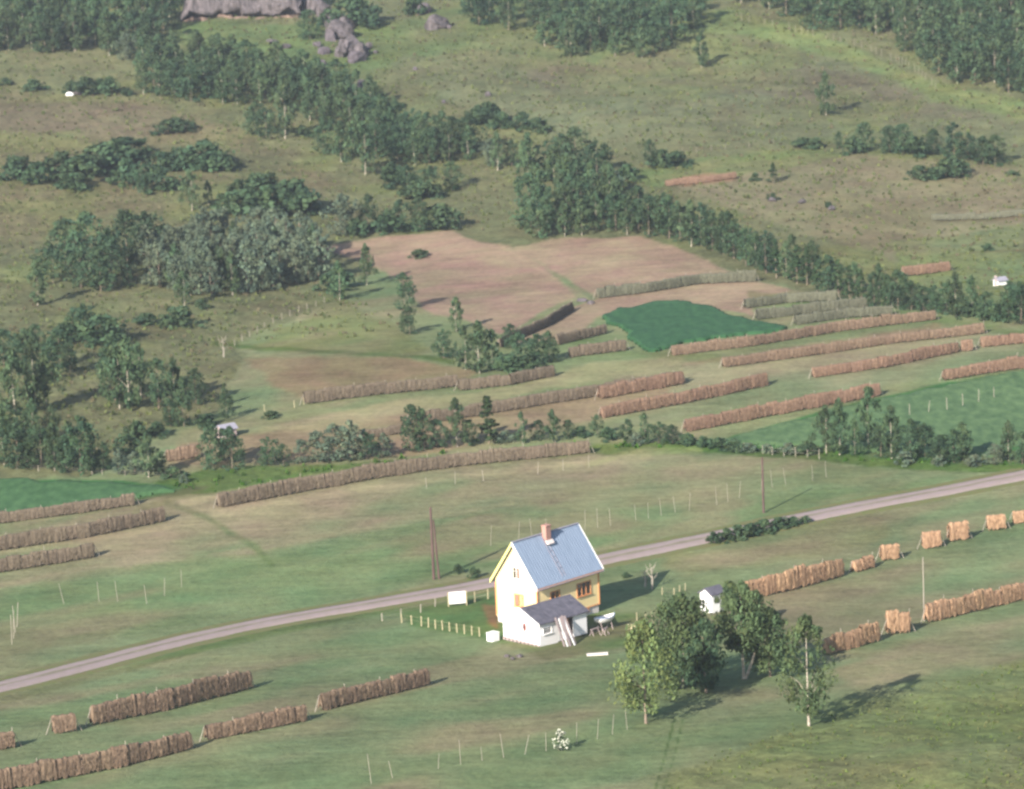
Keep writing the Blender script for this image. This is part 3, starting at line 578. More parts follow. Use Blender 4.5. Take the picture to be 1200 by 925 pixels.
# upper centre and right woods
stand([(545, 20), (560, 30), (630, 48), (650, 62), (680, 70), (765, 68), (790, 45), (825, 32), (815, 12), (700, -12), (560, -8)], (19, 9), [A_, A_, B, B], (34, 48), 'the top centre wood', 'trees of the top centre wood', 7)
stand([(862, 8), (905, 16), (960, 36), (1030, 46), (1062, 62), (1110, 96), (1165, 110), (1215, 112), (1230, 60), (1230, 10), (1080, -14), (870, -14)], (19, 10), [B, B, B, A_], (42, 54), 'the top right wood', 'trees of the top right wood', 8, wf=.95)
row([(Bu, 940, 172, 10, 1.6), (Bu, 955, 174, 12, 1.3), (A_, 983, 175, 20, .7), (A_, 1014, 178, 34, 1), (Bu, 1000, 180, 18), (A_, 1042, 180, 32, 1.1), (A_, 1058, 180, 34, 1), (Bu, 1072, 182, 20, 1.1), (A_, 1094, 182, 30, .8), (A_, 1118, 186, 42, .9), (A_, 1135, 188, 32, .9), (A_, 1152, 193, 32, 1.2), (A_, 1166, 195, 36, 1), (Bu, 1078, 210, 14, 1.3), (Bu, 1096, 210, 12, 1.3), (Bu, 1115, 208, 22, 1.2), (Bu, 1186, 206, 6, 1.6)], 'in the bush row below the right hillside', 'bush row below the right hillside')
row([(B, 822, 80, 42, .65)], 'standing alone above its shadow under the top centre wood', None)
row([(B, 968, 135, 50, .6)], 'standing alone in the middle of the right hillside', None)
row([(Sp, 906, 215, 24, 1.5)], 'standing alone right of the low pink rack', None)
row([(Bu, 884, 213, 10, .8)], 'left of the lone pointed tree', None)
row([(Bu, 905, 235, 8, 1), (Bu, 971, 243, 6, 1), (Bu, 1158, 294, 8, 1)], 'dotted over the right pasture', 'small bushes on the right pasture')
row([(Bu, 40, 106, 12, 1.4), (Bu, 84, 108, 12, 1), (Bu, 100, 110, 18), (Bu, 118, 108, 14), (Bu, 128, 110, 18, .8), (Bu, 150, 112, 8, 1.4), (Bu, 6, 100, 8, 1.3)], 'in the low scrub beside the small white boulder', 'low scrub beside the white boulder')
row([(A_, 363, 46, 34, 1), (Bu, 415, 28, 28, 1.2), (Bu, 432, 32, 20), (Bu, 486, 16, 18, 1.1), (Bu, 385, 30, 18)], 'among the rocks at the top', 'bushes among the rocks')
row([(Bu, 836, 637, 13, 1), (Bu, 850, 635, 15, 1.1), (Bu, 866, 632, 16, 1.1), (Bu, 882, 628, 14, 1.1), (Bu, 897, 625, 16, 1.1), (Bu, 914, 620, 13, 1.1), (Bu, 930, 616, 10, 1.2), (Bu, 944, 613, 8, 1.2), (Bu, 536, 672, 10, .5), (Bu, 556, 678, 13, .4), (Bu, 734, 677, 6, 1.2)], 'along the edge of the gravel road', 'bushes along the gravel road')

# ------------------------------------------------------------------ trees of the foreground
def big_tree(name, px, py, hpx, wpx, base_f, seed, leaf, bark, ncl, per, ls, shape, label, r=.13, twin=0, lean=.2, droop=1.0, crad=.15, cat='birch', nb=9):
    p = at(px, py); k = mpp(p)*1.03; H = hpx*k; w = wpx*k
    me_, c = crown_mesh('crown', M[leaf], seed, H, w, H*base_f, ncl, per, ls, shape, droop=droop, crad=crad)
    o = empty(name, p, 0, label, cat); link('crown', me_, o); link('trunk', trunk_mesh(seed, H, r, M[bark], c, nb, lean, twin), o); return o
big_tree('willow_tree', 757, 848, 124, 88, .14, 301, 'leaf_light', 'bark', 66, 52, .24, 'birch', 'loose pale yellow green tree nearest the house at the left of the yard trees', cat='tree', crad=.15, droop=1.5)
big_tree('birch_tree', 800, 806, 110, 88, .08, 302, 'leaf_big', 'bark_white', 110, 74, .24, 'willow', 'broad dark birch between the pale tree and the white outhouse', crad=.15)
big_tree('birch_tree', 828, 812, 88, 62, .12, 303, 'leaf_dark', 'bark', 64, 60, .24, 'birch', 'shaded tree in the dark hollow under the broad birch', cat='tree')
big_tree('birch_tree', 872, 796, 114, 66, .34, 304, 'leaf_big', 'bark_white', 84, 70, .24, 'birch', 'birch with a forked white trunk in the middle of the yard trees', twin=1.3, r=.17)
big_tree('birch_tree', 903, 793, 80, 64, .14, 305, 'leaf_big', 'bark', 72, 64, .24, 'willow', 'low spreading birch with pinkish trunk right of the forked birch', cat='birch')
big_tree('birch_tree', 948, 850, 130, 72, .14, 306, 'leaf_big', 'bark_white', 46, 62, .24, 'birch', 'tall single birch with bright white trunk and long shadow at the right', r=.13, lean=.35, crad=.16)
big_tree('birch_tree', 856, 742, 62, 40, .1, 307, 'leaf_big', 'bark', 44, 54, .24, 'birch', 'small tree just left of the right hay rack behind the forked birch', cat='tree')

def dead_tree(px, py, hpx, label, m='pole_wood'):
    p = at(px, py); H = hpx*mpp(p); b_ = MB(); g = random.Random(int(px)); b_.tube([(0, 0, -.2), (.1, 0, H*.4), (-.1, .1, H)], [.14, .1, .03], 5)
    for i in range(6):
        z = H*(.35+.09*i); a = i*2.4; b_.tube([(0, 0, z), (math.cos(a)*H*.16, math.sin(a)*H*.16, z+H*.13), (math.cos(a)*H*.24, math.sin(a)*H*.24, z+H*.3)], [.06, .04, .015], 4)
    o = b_.obj('bare_tree', M[m], None, p); tag(o, label, 'tree')
dead_tree(262, 420, 26, 'pinkish bare dead tree at the left end of the ditch line')
dead_tree(764, 690, 30, 'thin bare tree standing in the shadow right of the house')
dead_tree(756, 688, 22, 'short bare sapling left of the thin bare tree in the shadow')

# flowering shrub in the lawn
p = at(657, 880); V, tint, c = leafcloud(77, 2.1, 1.5, .05, 60, 5, .11, 'birch', crad=.12)
sh = empty('flowering_shrub', p, 0, 'small shrub full of white blossom alone on the lawn below the house', 'shrub')
link('blossom', npmesh('blossom', V, np.arange(len(V)).reshape(-1, 4), [M['blossom']]), sh)
V, tint, c = leafcloud(79, 2.0, 1.4, .05, 60, 9, .11, 'birch', crad=.14); link('foliage', npmesh('foliage', V, np.arange(len(V)).reshape(-1, 4), [M['bush']], tint=tint), sh)

# ------------------------------------------------------------------ hay racks
def hay_mesh(seed, L, m):
    g = np.random.default_rng(seed); nx = 12
    prof = [(-.40, .10), (-.43, .35), (-.40, .75), (-.34, 1.15), (-.25, 1.5), (-.10, 1.74), (.10, 1.74), (.25, 1.5), (.34, 1.15), (.40, .75), (.43, .35), (.40, .10)]
    k = len(prof); V = []
    top = g.normal(0, .035, nx); fold = g.normal(0, .045, (nx, 2)); hem = g.uniform(-.08, .22, (nx, 2))
    for i in range(nx):
        x = -L/2+L*i/(nx-1); e = 1-.16*(abs(2*i/(nx-1)-1)**4)
        for j, (y, z) in enumerate(prof):
            side = 0 if j < k/2 else 1; f = fold[i, side]; hgt = z/1.74
            V.append((x+g.normal(0, .02), (y+(-1 if side == 0 else 1)*(f+g.normal(0, .03)))*e, z*(.97+.03*e)+top[i]*hgt+(hem[i, side] if z < .2 else 0)+g.normal(0, .02)))
    Qd = [(i*k+j, (i+1)*k+j, (i+1)*k+j+1, i*k+j+1) for i in range(nx-1) for j in range(k-1)]
    T = [t for q in Qd for t in ((q[0], q[1], q[2]), (q[0], q[2], q[3]))]
    for i in (0, nx-1):
        c0 = len(V); V.append((V[i*k][0], 0, .8))
        for j in range(k-1): T.append((i*k+j, i*k+j+1, c0))
    ns = 150                                     # loose hanging wisps
    for _ in range(ns):
        s = g.choice([-1, 1]); x = g.uniform(-L/2, L/2); z = g.uniform(.35, 1.72); y = s*(np.interp(z, [.1, .75, 1.15, 1.5, 1.75], [.44, .43, .38, .3, .12])+.02); w = g.uniform(.03, .08); d = g.uniform(.15, .4)
        b0 = len(V); V += [(x-w, y, z), (x+w, y, z), (x+g.normal(0, .06), y+s*g.uniform(.03, .11), max(z-d, .02))]; T.append((b0, b0+1, b0+2))
    return npmesh('hay_section', np.array(V), np.array(T), [m])
HAY = {k: [hay_mesh(100+i, 1.56, M[k]) for i in range(5)] for k in ('hay_orange', 'hay_brown', 'hay_dull', 'hay_red', 'hay_green')}
def stake_mesh(L, r=.045, name='stake', m='pole_wood'): return MB().tube([(0, 0, -.15), (0, 0, L)], [r, r*.8], 5).mesh(name, M[m])
STK = stake_mesh(2.15)
def hay_rack(pts, hpx, m, label, group, gap=0, poles=True, step=1.5, vary=.12):
    P = [at(*q) for q in pts]; root = empty('hay_rack', P[0], 0, label, 'hay rack', group)
    L = sum((b_-a).length for a, b_ in zip(P, P[1:])); n_ = max(1, round(L/step)); st = L/n_
    hm = hpx*mpp(P[0])*1.04; seg = 0; acc = 0; g = random.Random(int(pts[0][0]*7+pts[0][1]))
    smooth_h = 1.0
    for i in range(n_):
        s = (i+.5)*st
        while seg < len(P)-2 and s > acc+(P[seg+1]-P[seg]).length: acc += (P[seg+1]-P[seg]).length; seg += 1
        d = (P[seg+1]-P[seg]); q = P[seg]+d.normalized()*(s-acc); q.z = float(hz(q.x, q.y)); a = math.atan2(d.y, d.x)
        smooth_h = .6*smooth_h+.4*(1+g.uniform(-vary, vary)*1.6); h = hm*smooth_h*(1+g.uniform(-vary, vary)*.5)
        o = link('hay_section', HAY[m][g.randrange(5)], root, q-P[0])
        zs = float(hz(q.x+math.cos(a)*.7, q.y+math.sin(a)*.7)-hz(q.x-math.cos(a)*.7, q.y-math.sin(a)*.7))
        o.rotation_euler = (0, -math.atan2(zs, 1.4), a+g.choice([0, math.pi])+g.uniform(-.03, .03)) ; 
        if abs(math.cos(o.rotation_euler.z-a)+1) < .2: o.rotation_euler.y *= -1
        o.scale = ((st-gap)/1.42, 1+g.uniform(-.1, .1), h/1.78)
        if poles and i % 3 == 1:
            t = link('stake', STK, root, q-P[0]+d.normalized()*st*.5); t.rotation_euler = (g.uniform(-.05, .05), g.uniform(-.06, .06), 0); t.scale = (1, 1, h*(1.12+g.random()*.12)/2.15)
    if poles:                                    # slanting end props
        for e, w in ((P[0], P[1]), (P[-1], P[-2])):
            d = (e-w).normalized(); q = e-P[0]+d*.75; t = link('prop', STK, root, q); t.rotation_euler = Vector((-d.x*.42, -d.y*.42, 1)).to_track_quat('Z', 'Y').to_euler(); t.scale = (1, 1, hm*.95/2.15)
    return root
GN, GF, GM, GR = 'hay racks in the near field', 'hay racks on the terraces', 'hay racks left of the road field', 'hay stooks and racks at the right'
O_, Br, Du, Re, Gr = 'hay_orange', 'hay_brown', 'hay_dull', 'hay_red', 'hay_green'
R_ = hay_rack
R_([(-45, 936), (60, 915), (140, 899), (222, 878)], 23, Br, 'long brown hay rack running out of the bottom left corner', GN)
R_([(242, 868), (357, 845)], 19, Br, 'brown hay rack in the middle of the three in the lowest line', GN)
R_([(376, 833), (500, 803)], 21, Br, 'brown hay rack below the house, rightmost of the near left racks', GN)
R_([(108, 850), (200, 831), (293, 807)], 23, Br, 'long brown hay rack just below the road at the left', GN)
R_([(63, 860), (87, 857)], 20, Br, 'short square brown hay rack left of the one below the road', GN)
R_([(-18, 881), (16, 876)], 18, Br, 'short brown hay rack cut by the left edge below the road', GN)
R_([(-20, 674), (50, 663), (110, 653)], 18, Du, 'lowest of the three brown hay racks at the left edge', GM)
R_([(-20, 648), (100, 630), (192, 611)], 17, Du, 'middle one of the three brown hay racks at the left edge', GM)
R_([(-20, 616), (80, 603), (157, 592)], 13, Du, 'topmost of the three hay racks at the left edge, below the green crop', GM)
R_([(256, 595), (340, 579), (440, 561), (540, 546), (620, 538), (690, 531)], 17, Du, 'very long weathered hay rack below the hedge in the middle', GM)
R_([(357, 474), (440, 463), (535, 453)], 14, Du, 'weathered rack under the pink field, left of its neighbour in line', GF)
R_([(538, 458), (600, 451), (648, 441)], 13, Du, 'weathered rack at the foot of the tree clump on the terraces', GF)
R_([(480, 499), (560, 487), (640, 474), (720, 461), (797, 448)], 14, Du, 'long weathered rack behind the right part of the hedge', GF)
R_([(702, 468), (800, 450)], 15, Re, 'short reddish rack right in front of the long weathered one', GF)
R_([(705, 490), (800, 473), (898, 452)], 15, Re, 'reddish rack in the middle of the terraces, above the lowest one', GF)
R_([(803, 506), (900, 488), (1030, 464)], 16, Re, 'lowest long reddish rack, bordering the right green crop', GF)
R_([(585, 408), (615, 394), (640, 383), (670, 364)], 12, Du, 'dark shaded rack running up the slope under the pink field', GF)
R_([(652, 405), (709, 391)], 12, Du, 'short rack touching the left tip of the bright green crop', GF)
R_([(668, 419), (733, 411)], 13, Du, 'short rack below the left tip of the bright green crop', GF)
R_([(700, 350), (760, 343), (820, 333), (885, 330)], 12, Gr, 'curved green grey rack above the bright green crop', GF)
R_([(873, 362), (920, 355), (980, 352)], 11, Gr, 'upper of the three green grey racks right of the crop', GF)
R_([(887, 375), (950, 367), (1015, 360)], 12, Gr, 'middle one of the three green grey racks right of the crop', GF)
R_([(932, 381), (990, 373), (1045, 369)], 11, Gr, 'lower of the three green grey racks right of the crop', GF)
R_([(788, 417), (880, 406), (980, 389), (1095, 375)], 12, Br, 'long brown rack starting at the lower tip of the crop', GF)
R_([(848, 431), (950, 417), (1050, 402), (1152, 391)], 12, Br, 'long brown rack second below the green grey ones', GF)
R_([(953, 443), (1040, 430), (1122, 413)], 13, Re, 'reddish rack at the right in the middle of the terraces', GF)
R_([(1127, 412), (1139, 411)], 12, Re, 'tiny square reddish rack standing between two long ones', GF)
R_([(1150, 407), (1225, 400)], 12, Re, 'reddish rack cut by the right edge beside the tiny square one', GF)
R_([(1106, 446), (1160, 437), (1225, 428)], 13, Re, 'reddish rack cut by the right edge along the green crop', GF)
R_([(780, 218), (820, 215), (862, 209)], 7, Re, 'low pink heap like rack high in the right pasture', 'far hay racks', poles=False, vary=.3)
R_([(1058, 324), (1112, 318)], 12, Re, 'far reddish rack behind the tree belt at the right', 'far hay racks')
R_([(1092, 258), (1150, 257), (1215, 251)], 6, Gr, 'low dark rack along the right edge of the far pasture', 'far hay racks', poles=False, vary=.3)
R_([(196, 541), (234, 536)], 14, Br, 'brown rack seen between the trees left of the small hidden shed', GF)
R_([(419, 515), (470, 508)], 10, Du, 'faint weathered rack half hidden behind the hedge willows', GF)
R_([(868, 704), (925, 692), (987, 675)], 24, O_, 'longest straw coloured rack right of the yard trees', GR, gap=.12, vary=.12)
R_([(1000, 671), (1022, 665)], 15, O_, 'low straw rack just right of the longest one', GR, gap=.1)
R_([(1033, 657), (1052, 655)], 18, O_, 'first square straw stook of the line running up to the right', GR)
R_([(1082, 643), (1101, 641)], 18, O_, 'second square straw stook of the line running up to the right', GR)
R_([(1113, 635), (1133, 632)], 21, O_, 'third and tallest square straw stook of the line to the right', GR)
R_([(1158, 622), (1177, 620)], 18, O_, 'fourth square straw stook of the line to the right', GR)
R_([(1188, 614), (1210, 612)], 15, O_, 'straw stook cut by the right edge at the end of the line', GR)
R_([(966, 768), (1028, 751)], 22, O_, 'stepped straw rack right of the tall single birch', GR, gap=.12, vary=.16)
R_([(1040, 744), (1065, 741)], 26, O_, 'tall square straw stook between two lower racks', GR)
R_([(1085, 730), (1140, 717), (1225, 695)], 21, O_, 'long uneven straw rack beside the thin pole at the right edge', GR, gap=.1, vary=.16)

# ------------------------------------------------------------------ stakes of empty racks, fences and poles
def stake_line(name, pts, step, hpx, label, cat, group=None, m='pole_wood', lean=.12, rad=.05, rail=0, part='stake', skip=.0, hv=.15):
    P = [at(*q) for q in pts]; root = empty(name, P[0], 0, label, cat, group); g = random.Random(int(pts[0][0]))
    h = hpx*mpp(P[0])*1.04; me_ = MB().tube([(0, 0, -.2), (0, 0, h)], [rad, rad*.8], 5).mesh(part, M[m]); prev = None
    for a, b_ in zip(P, P[1:]):
        k = max(1, round((b_-a).length/step))
        for i in range(k+(b_ is P[-1])):
            if g.random() < skip: continue
            q = a.lerp(b_, i/k); q.z = float(hz(q.x, q.y)); t = link(part, me_, root, q-P[0])
            t.rotation_euler = (g.uniform(-lean, lean), g.uniform(-lean, lean), 0); t.scale = (1, 1, 1+g.uniform(-hv, hv))
            if rail and prev is not None:
                for f in ((.85, .45) if rail > 1 else (.85,)):
                    MB().tube([prev-P[0]+Vector((0, 0, h*f)), q-P[0]+Vector((0, 0, h*f))], .03 if rail < 3 else .007, 4).obj('rail' if rail < 3 else 'wire', M[m], root)
            prev = q
    return root
stake_line('rack_frame', [(575, 640), (640, 629), (760, 608)], 1.7, 22, 'line of bare rack stakes in the meadow behind the house roof', 'rack frame', skip=.2, rad=.025)
stake_line('rack_frame', [(775, 604), (840, 592), (905, 572), (968, 560)], 1.9, 20, 'line of bare stakes in the meadow around the second pole', 'rack frame', skip=.25, rad=.024)
stake_line('rack_frame', [(410, 925), (460, 912), (540, 896), (640, 880)], 2.1, 26, 'line of leaning bare stakes at the bottom centre', 'rack frame', skip=.15, rad=.026, lean=.28, hv=.3)
stake_line('rack_frame', [(676, 872), (700, 866), (735, 855)], 2.0, 24, 'few bare stakes left of the pale yard tree', 'rack frame', rad=.025)
stake_line('rack_frame', [(14, 755), (20, 735)], 3.0, 30, 'pair of tall bare stakes at the far left above the road', 'rack frame', rad=.04)
stake_line('rack_frame', [(75, 708), (116, 705), (138, 705), (172, 708), (213, 688)], 3.6, 22, 'scattered bare stakes above the road at the left', 'rack frame', rad=.03, lean=.2)
stake_line('rack_frame', [(1066, 488), (1110, 482), (1165, 468)], 3.2, 15, 'bare stakes standing in the right green crop', 'rack frame', rad=.05)
stake_line('rack_frame', [(440, 580), (500, 572), (600, 560), (690, 548)], 4.2, 14, 'sparse bare stakes on the stubble below the long weathered rack', 'rack frame', rad=.035, skip=.2)
YF = 'garden fences round the yellow house'
stake_line('garden_fence', [(471, 730), (494, 734), (527, 740), (562, 746)], 1.25, 11, 'row of pale wooden fence posts on the lawn left of the annex', 'fence', YF, 'post_yellow', .04, .075, 3, 'post', hv=.06)
stake_line('garden_fence', [(448, 728), (470, 723), (493, 718), (510, 711)], 2.2, 10, 'dull fence posts along the road left of the white gate', 'fence', YF, 'pole_wood', .05, .07, 3, 'post', hv=.06)
stake_line('garden_fence', [(556.5, 706), (572, 702)], 2.4, 12, 'two yellow fence posts between the white gate and the house', 'fence', YF, 'post_yellow', .02, .08, 2, 'post', hv=.04)
stake_line('garden_fence', [(725, 735), (736, 733.5), (757, 730), (771, 725)], 1.5, 12, 'fence posts between the boat and the yard trees', 'fence', YF, 'post_yellow', .05, .06, 3, 'post', skip=.1, hv=.2)
stake_line('garden_fence', [(776, 697), (790, 698.5), (803, 692)], 1.6, 9, 'small fence posts at the tip of the house shadow', 'fence', YF, 'post_yellow', .05, .06, 3, 'post', hv=.1)
PF = 'pasture fences'
stake_line('pasture_fence', [(860, 22), (905, 30), (960, 44), (1010, 56), (1050, 72), (1100, 105)], 2.3, 8, 'grey post fence along the lower edge of the top right wood', 'fence', PF, 'pole_wood', .12, .035, 0, 'post', skip=.2)
stake_line('pasture_fence', [(800, 180), (850, 176), (920, 168)], 2.6, 6, 'grey post fence left of the bush row on the right hillside', 'fence', PF, 'pole_wood', .08, .04, 3, 'post', skip=.15)
stake_line('pasture_fence', [(275, 405), (310, 384), (350, 366), (380, 355)], 3.6, 7, 'pale posts climbing along the edge of the small green field', 'fence', PF, 'pole_wood', .08, .05, 3, 'post')
stake_line('pasture_fence', [(200, 560), (120, 556), (20, 550)], 3, 6, 'post fence between the left hedge and the green crop', 'fence', PF, 'pole_wood', .05, .05, 3, 'post')
stake_line('pasture_fence', [(850, 524), (905, 533), (960, 537)], 1.6, 9, 'grey paling fence behind the second pole', 'fence', PF, 'pole_wood', .05, .05, 3, 'post')
stake_line('pasture_fence', [(310, 482), (345, 478), (356, 474)], 3, 8, 'few red brown posts at the left end of the weathered rack', 'fence', PF, 'post_yellow', .05, .06, 0, 'post')

def pole(name, px, py, hpx, m, r, label, cat, twin=False, arms=True):
    p = at(px, py); H = hpx*mpp(p)*1.03; o = empty(name, p, 0, label, cat)
    MB().tube([(0, 0, -.5), (0, 0, H)], [r, r*.7], 8).obj('pole', M[m], o)
    if twin: MB().tube([(.62, .1, -.4), (.26, 0, H*.82)], [r*.75, r*.55], 8).obj('strut', M[m], o)
    if arms:
        MB().box((0, 0, H-.35), (1.3, .1, .12), rz=.6).obj('crossarm', M[m], o)
        for s in (-.5, .5): MB().tube([(s*math.cos(.6), s*math.sin(.6), H-.3), (s*math.cos(.6), s*math.sin(.6), H-.1)], [.06, .035], 6).obj('insulator', M['white'], o)
    return o
pole('utility_pole', 508.5, 679, 84, 'dark_pole', .17, 'dark brown wooden power pole with a shorter strut beside it above the road', 'power pole', True, arms=False)
pole('utility_pole', 895, 601, 64, 'dark_pole', .15, 'single dark wooden power pole near the road at the right', 'power pole', arms=False)
pole('flag_pole', 1083, 728, 74, 'pole_wood', .07, 'thin pale tall pole rising between the straw racks', 'pole', arms=False)

# ------------------------------------------------------------------ the yellow house
Pf = at(631, 737); ANG = math.radians(46.0)
LH, WH, EV, RD = 9.8, 6.1, 4.35, 9.0
M['yellow'] = mat('yellow_boards', (.87, .68, .35), .7, var=.03, vscale=3, stretch=(.3, .3, 3))
M['orange'] = mat('orange_trim', (.55, .25, .11), .7)
M['ltyellow'] = mat('pale_yellow_trim', (.80, .74, .26), .7)
M['slate'] = mat('blue_grey_metal_roof', (.20, .255, .345), .6, var=.06, vscale=1.2, stretch=(3, .5, .5), spec=.3, col2=(.225, .28, .37))
M['brick'] = mat('red_brick', (.40, .22, .18), .9, var=.3, vscale=7)
M['mortar'] = mat('pale_render', (.62, .55, .52), .9, var=.1)
M['redcurt'] = mat('red_shutter', (.62, .16, .12), .8)
M['annex_white'] = mat('annex_white_boards', (.76, .74, .74), .7, var=.05, vscale=5, stretch=(8, 8, .4))
M['felt'] = mat('grey_felt_roof', (.085, .083, .105), .95, var=.2, vscale=1.6, col2=(.11, .105, .13), bump=.3)
M['felt_pale'] = mat('pale_felt_roof', (.27, .26, .31), .95, var=.15, vscale=1.6)
M['plank'] = mat('weathered_plank', (.34, .27, .26), .9, var=.25, vscale=4)
house = empty('yellow_house', Pf, ANG, 'yellow wooden two storey house with steep blue grey roof beside the road', 'house')
# local axes: x along the long wall (to the right and away), y into the house (to the left and away)
def window(root, side, c, w, h, npane, frame_m, pane_m='glass', extra=None, casing=.09):
    """side 'front': wall y=0 facing -y ; 'gable': wall x=0 facing -x. c = (along, z)"""
    fr = MB(); t = casing; sw = (lambda a, d, z: (a, -d, z)) if side == 'front' else (lambda a, d, z: (-d, a, z))
    dm = (lambda a, d, z: (a, d, z)) if side == 'front' else (lambda a, d, z: (d, a, z))
    a, z = c
    fr.box(sw(a, .03, z+h/2+t/2), dm(w+2*t, .10, t)); fr.box(sw(a, .035, z-h/2-t/2), dm(w+2*t, .12, t))
    for s in (-1, 1): fr.box(sw(a+s*(w/2+t/2), .027, z), dm(t, .09, h))
    for i in range(1, npane): fr.box(sw(a-w/2+w*i/npane, .022, z), dm(.07, .08, h))
    f = fr.obj('window', frame_m, root)
    for i in range(npane):
        MB().box(sw(a-w/2+w*(i+.5)/npane, -.015, z), dm(w/npane-.04, .03, h)).obj('pane', M[pane_m], f)
        MB().box(sw(a-w/2+w*(i+.5)/npane, .012, z+h*.18), dm(w/npane-.1, .03, .04)).obj('glazing_bar', frame_m, f)
    MB().box(sw(a, .07, z-h/2-t-.02), dm(w+.3, .16, .045)).obj('sill', frame_m, f)
    if extra: MB().box(sw(a+extra*w*.27, .028, z), dm(w*.34, .03, h*.94)).obj('curtain', M['redcurt'], f)
    return f
FH = .55                                               # foundation height
MB().box((LH/2, WH/2, FH/2-.4), (LH-.1, WH-.1, FH+.8)).obj('foundation', M['mortar'], house)
b_ = MB(); b_.prism([(0, 0, FH), (0, WH, FH), (0, WH, EV+.35), (0, WH/2, RD-.25), (0, 0, EV+.35)], (LH, 0, 0)); b_.obj('wall', M['yellow'], house)
sl_ = (RD-EV)/(WH/2+.42); OV, OG = .42, .38
th = .14
rf = MB()
for s in (0, 1):
    y0 = -OV if s == 0 else WH+OV; ym = WH/2
    rf.prism([(-OG, y0, EV), (-OG, ym, RD), (-OG, ym, RD+th*1.5), (-OG, y0-(.0), EV+th*1.5)], (LH+2*OG, 0, 0))
roof = rf.obj('roof', M['slate'], house)
nrm = Vector((0, -sl_, 1)).normalized()
ribs = MB()
for i in range(27):
    x = -OG+.2+i*(LH+2*OG-.4)/26
    a0 = Vector((x, -OV, EV+th*1.5+.02)); a1 = Vector((x, WH/2, RD+th*1.5+.02)); ribs.tube([a0, a1], .028, 4)
    a0 = Vector((x, WH+OV, EV+th*1.5+.02)); ribs.tube([a0, a1], .028, 4)
tag(ribs.obj('roof_seams', M['slate'], roof), kind='stuff')
MB().box((LH/2, WH/2, RD+th*1.5+.03), (LH+2*OG+.02, .26, .07)).obj('ridge_cap', M['felt_pale'], roof)
for x, mm in ((-OG-.03, 'ltyellow'), (LH+OG+.03, 'white')):
    for s in (0, 1):
        y0 = -OV-.03 if s == 0 else WH+OV+.03
        q = MB(); q.prism([(x, y0, EV-.12), (x, WH/2, RD-.12), (x, WH/2, RD+th*1.5+.07), (x, y0, EV+th*1.5+.07)], (.05 if x > 0 else -.05, 0, 0)); q.obj('barge_board', M['white'] if (x > 0 or s == 0) else M['ltyellow'], house)
MB().box((LH/2, -OV-.03, EV+.02), (LH+2*OG, .05, .24)).obj('fascia', M['orange'], house)
MB().tube([(-OG, -OV-.11, EV+.02), (LH+OG, -OV-.11, EV+.02)], .06, 6).obj('gutter', M['felt_pale'], house)
for x in (-.012, LH+.012):
    for y in (-.012, WH+.012): MB().box((x, y, (FH+EV)/2), (.14, .14, EV-FH)).obj('corner_board', M['orange'], house)
MB().box((LH/2, -.03, FH+.06), (LH, .06, .12)).obj('base_board', M['orange'], house)
MB().box((-.03, WH/2, FH+.06), (.06, WH, .12)).obj('base_board', M['yellow'], house)
window(house, 'front', (7.4, 2.85), 2.1, 1.35, 3, M['orange'])
window(house, 'front', (2.8, 2.85), 1.35, 1.35, 2, M['orange'])
window(house, 'gable', (2.9, 5.75), 1.0, 1.2, 2, M['white'], extra=-1)
window(house, 'gable', (2.7, 2.75), 1.15, 1.2, 2, M['orange'], extra=1)
window(house, 'front', (7.7, .35), .7, .3, 1, M['orange'], casing=.05)
MB().box((4.6, WH/2-.45, RD+.15), (.75, .62, 2.0)).obj('chimney', M['brick'], roof)
MB().box((4.6, WH/2-.45, RD+1.17), (.87, .74, .12)).obj('chimney_cap', M['brick'], roof)
MB().box((4.6, WH/2-.95, RD-.62), (1.0, .5, .18), rx=math.atan(sl_)).obj('chimney_flashing', M['mortar'], roof)
for i in range(7): MB().tube([(4.0+.0*i, WH/2-.5-i*.42, RD+.30-(.5+i*.42)*sl_+.02), (4.5, WH/2-.5-i*.42, RD+.30-(.5+i*.42)*sl_+.02)], .03, 4).obj('roof_ladder_rung', M['felt_pale'], roof)
for x in (4.0, 4.5): MB().tube([(x, WH/2-.1, RD+.27-.1*sl_), (x, WH/2-3.2, RD+.27-3.2*sl_)], .035, 4).obj('roof_ladder_rail', M['felt_pale'], roof)

# ------------------------------------------------------------------ white annex in front
A0 = at(633, 758); A1 = at(584, 752)
AW = (A1-A0).length; AA = math.atan2((A1-A0).y, (A1-A0).x)-math.pi/2
AANG = ANG-math.radians(4)
annex = empty('annex', A0, AANG, 'white wooden shed with grey roof, oval window and leaning planks before the house', 'shed')
AL, AE, AR = 6.8, 2.5, 3.7; AW = 5.7
q = MB(); q.prism([(0, 0, -.1), (0, AW, -.1), (0, AW, AE), (0, AW*.47, AR-.1), (0, 0, AE)], (2.6, 0, 0)); q.obj('wall', M['annex_white'], annex)
MB().box((4.4, AW*.62, AE/2), (3.6, AW*.7, AE)).obj('back_wall', M['plank'], annex)
MB().box((5.85, .06, 1.25), (2.0, .1, 2.5)).obj('side_panel', M['annex_white'], annex)
MB().box((6.82, AW/2, 1.27), (.1, AW-.2, 2.54)).obj('end_wall', M['plank'], annex)
MB().box((3.4, .08, .42), (1.5, .09, .84)).obj('half_wall', M['annex_white'], annex)
for x in (2.75, 4.15): MB().box((x, .06, 1.27), (.12, .12, 2.55)).obj('post', M['orange'] if x > 3 else M['white'], annex)
q = MB(); q.prism([(-.25, -.3, AE-.16), (-.25, AW*.47, AR-.02), (-.25, AW*.47, AR+.12), (-.25, -.3, AE-.02)], (AL+.5, 0, 0)); aroof = q.obj('roof', M['felt'], annex)
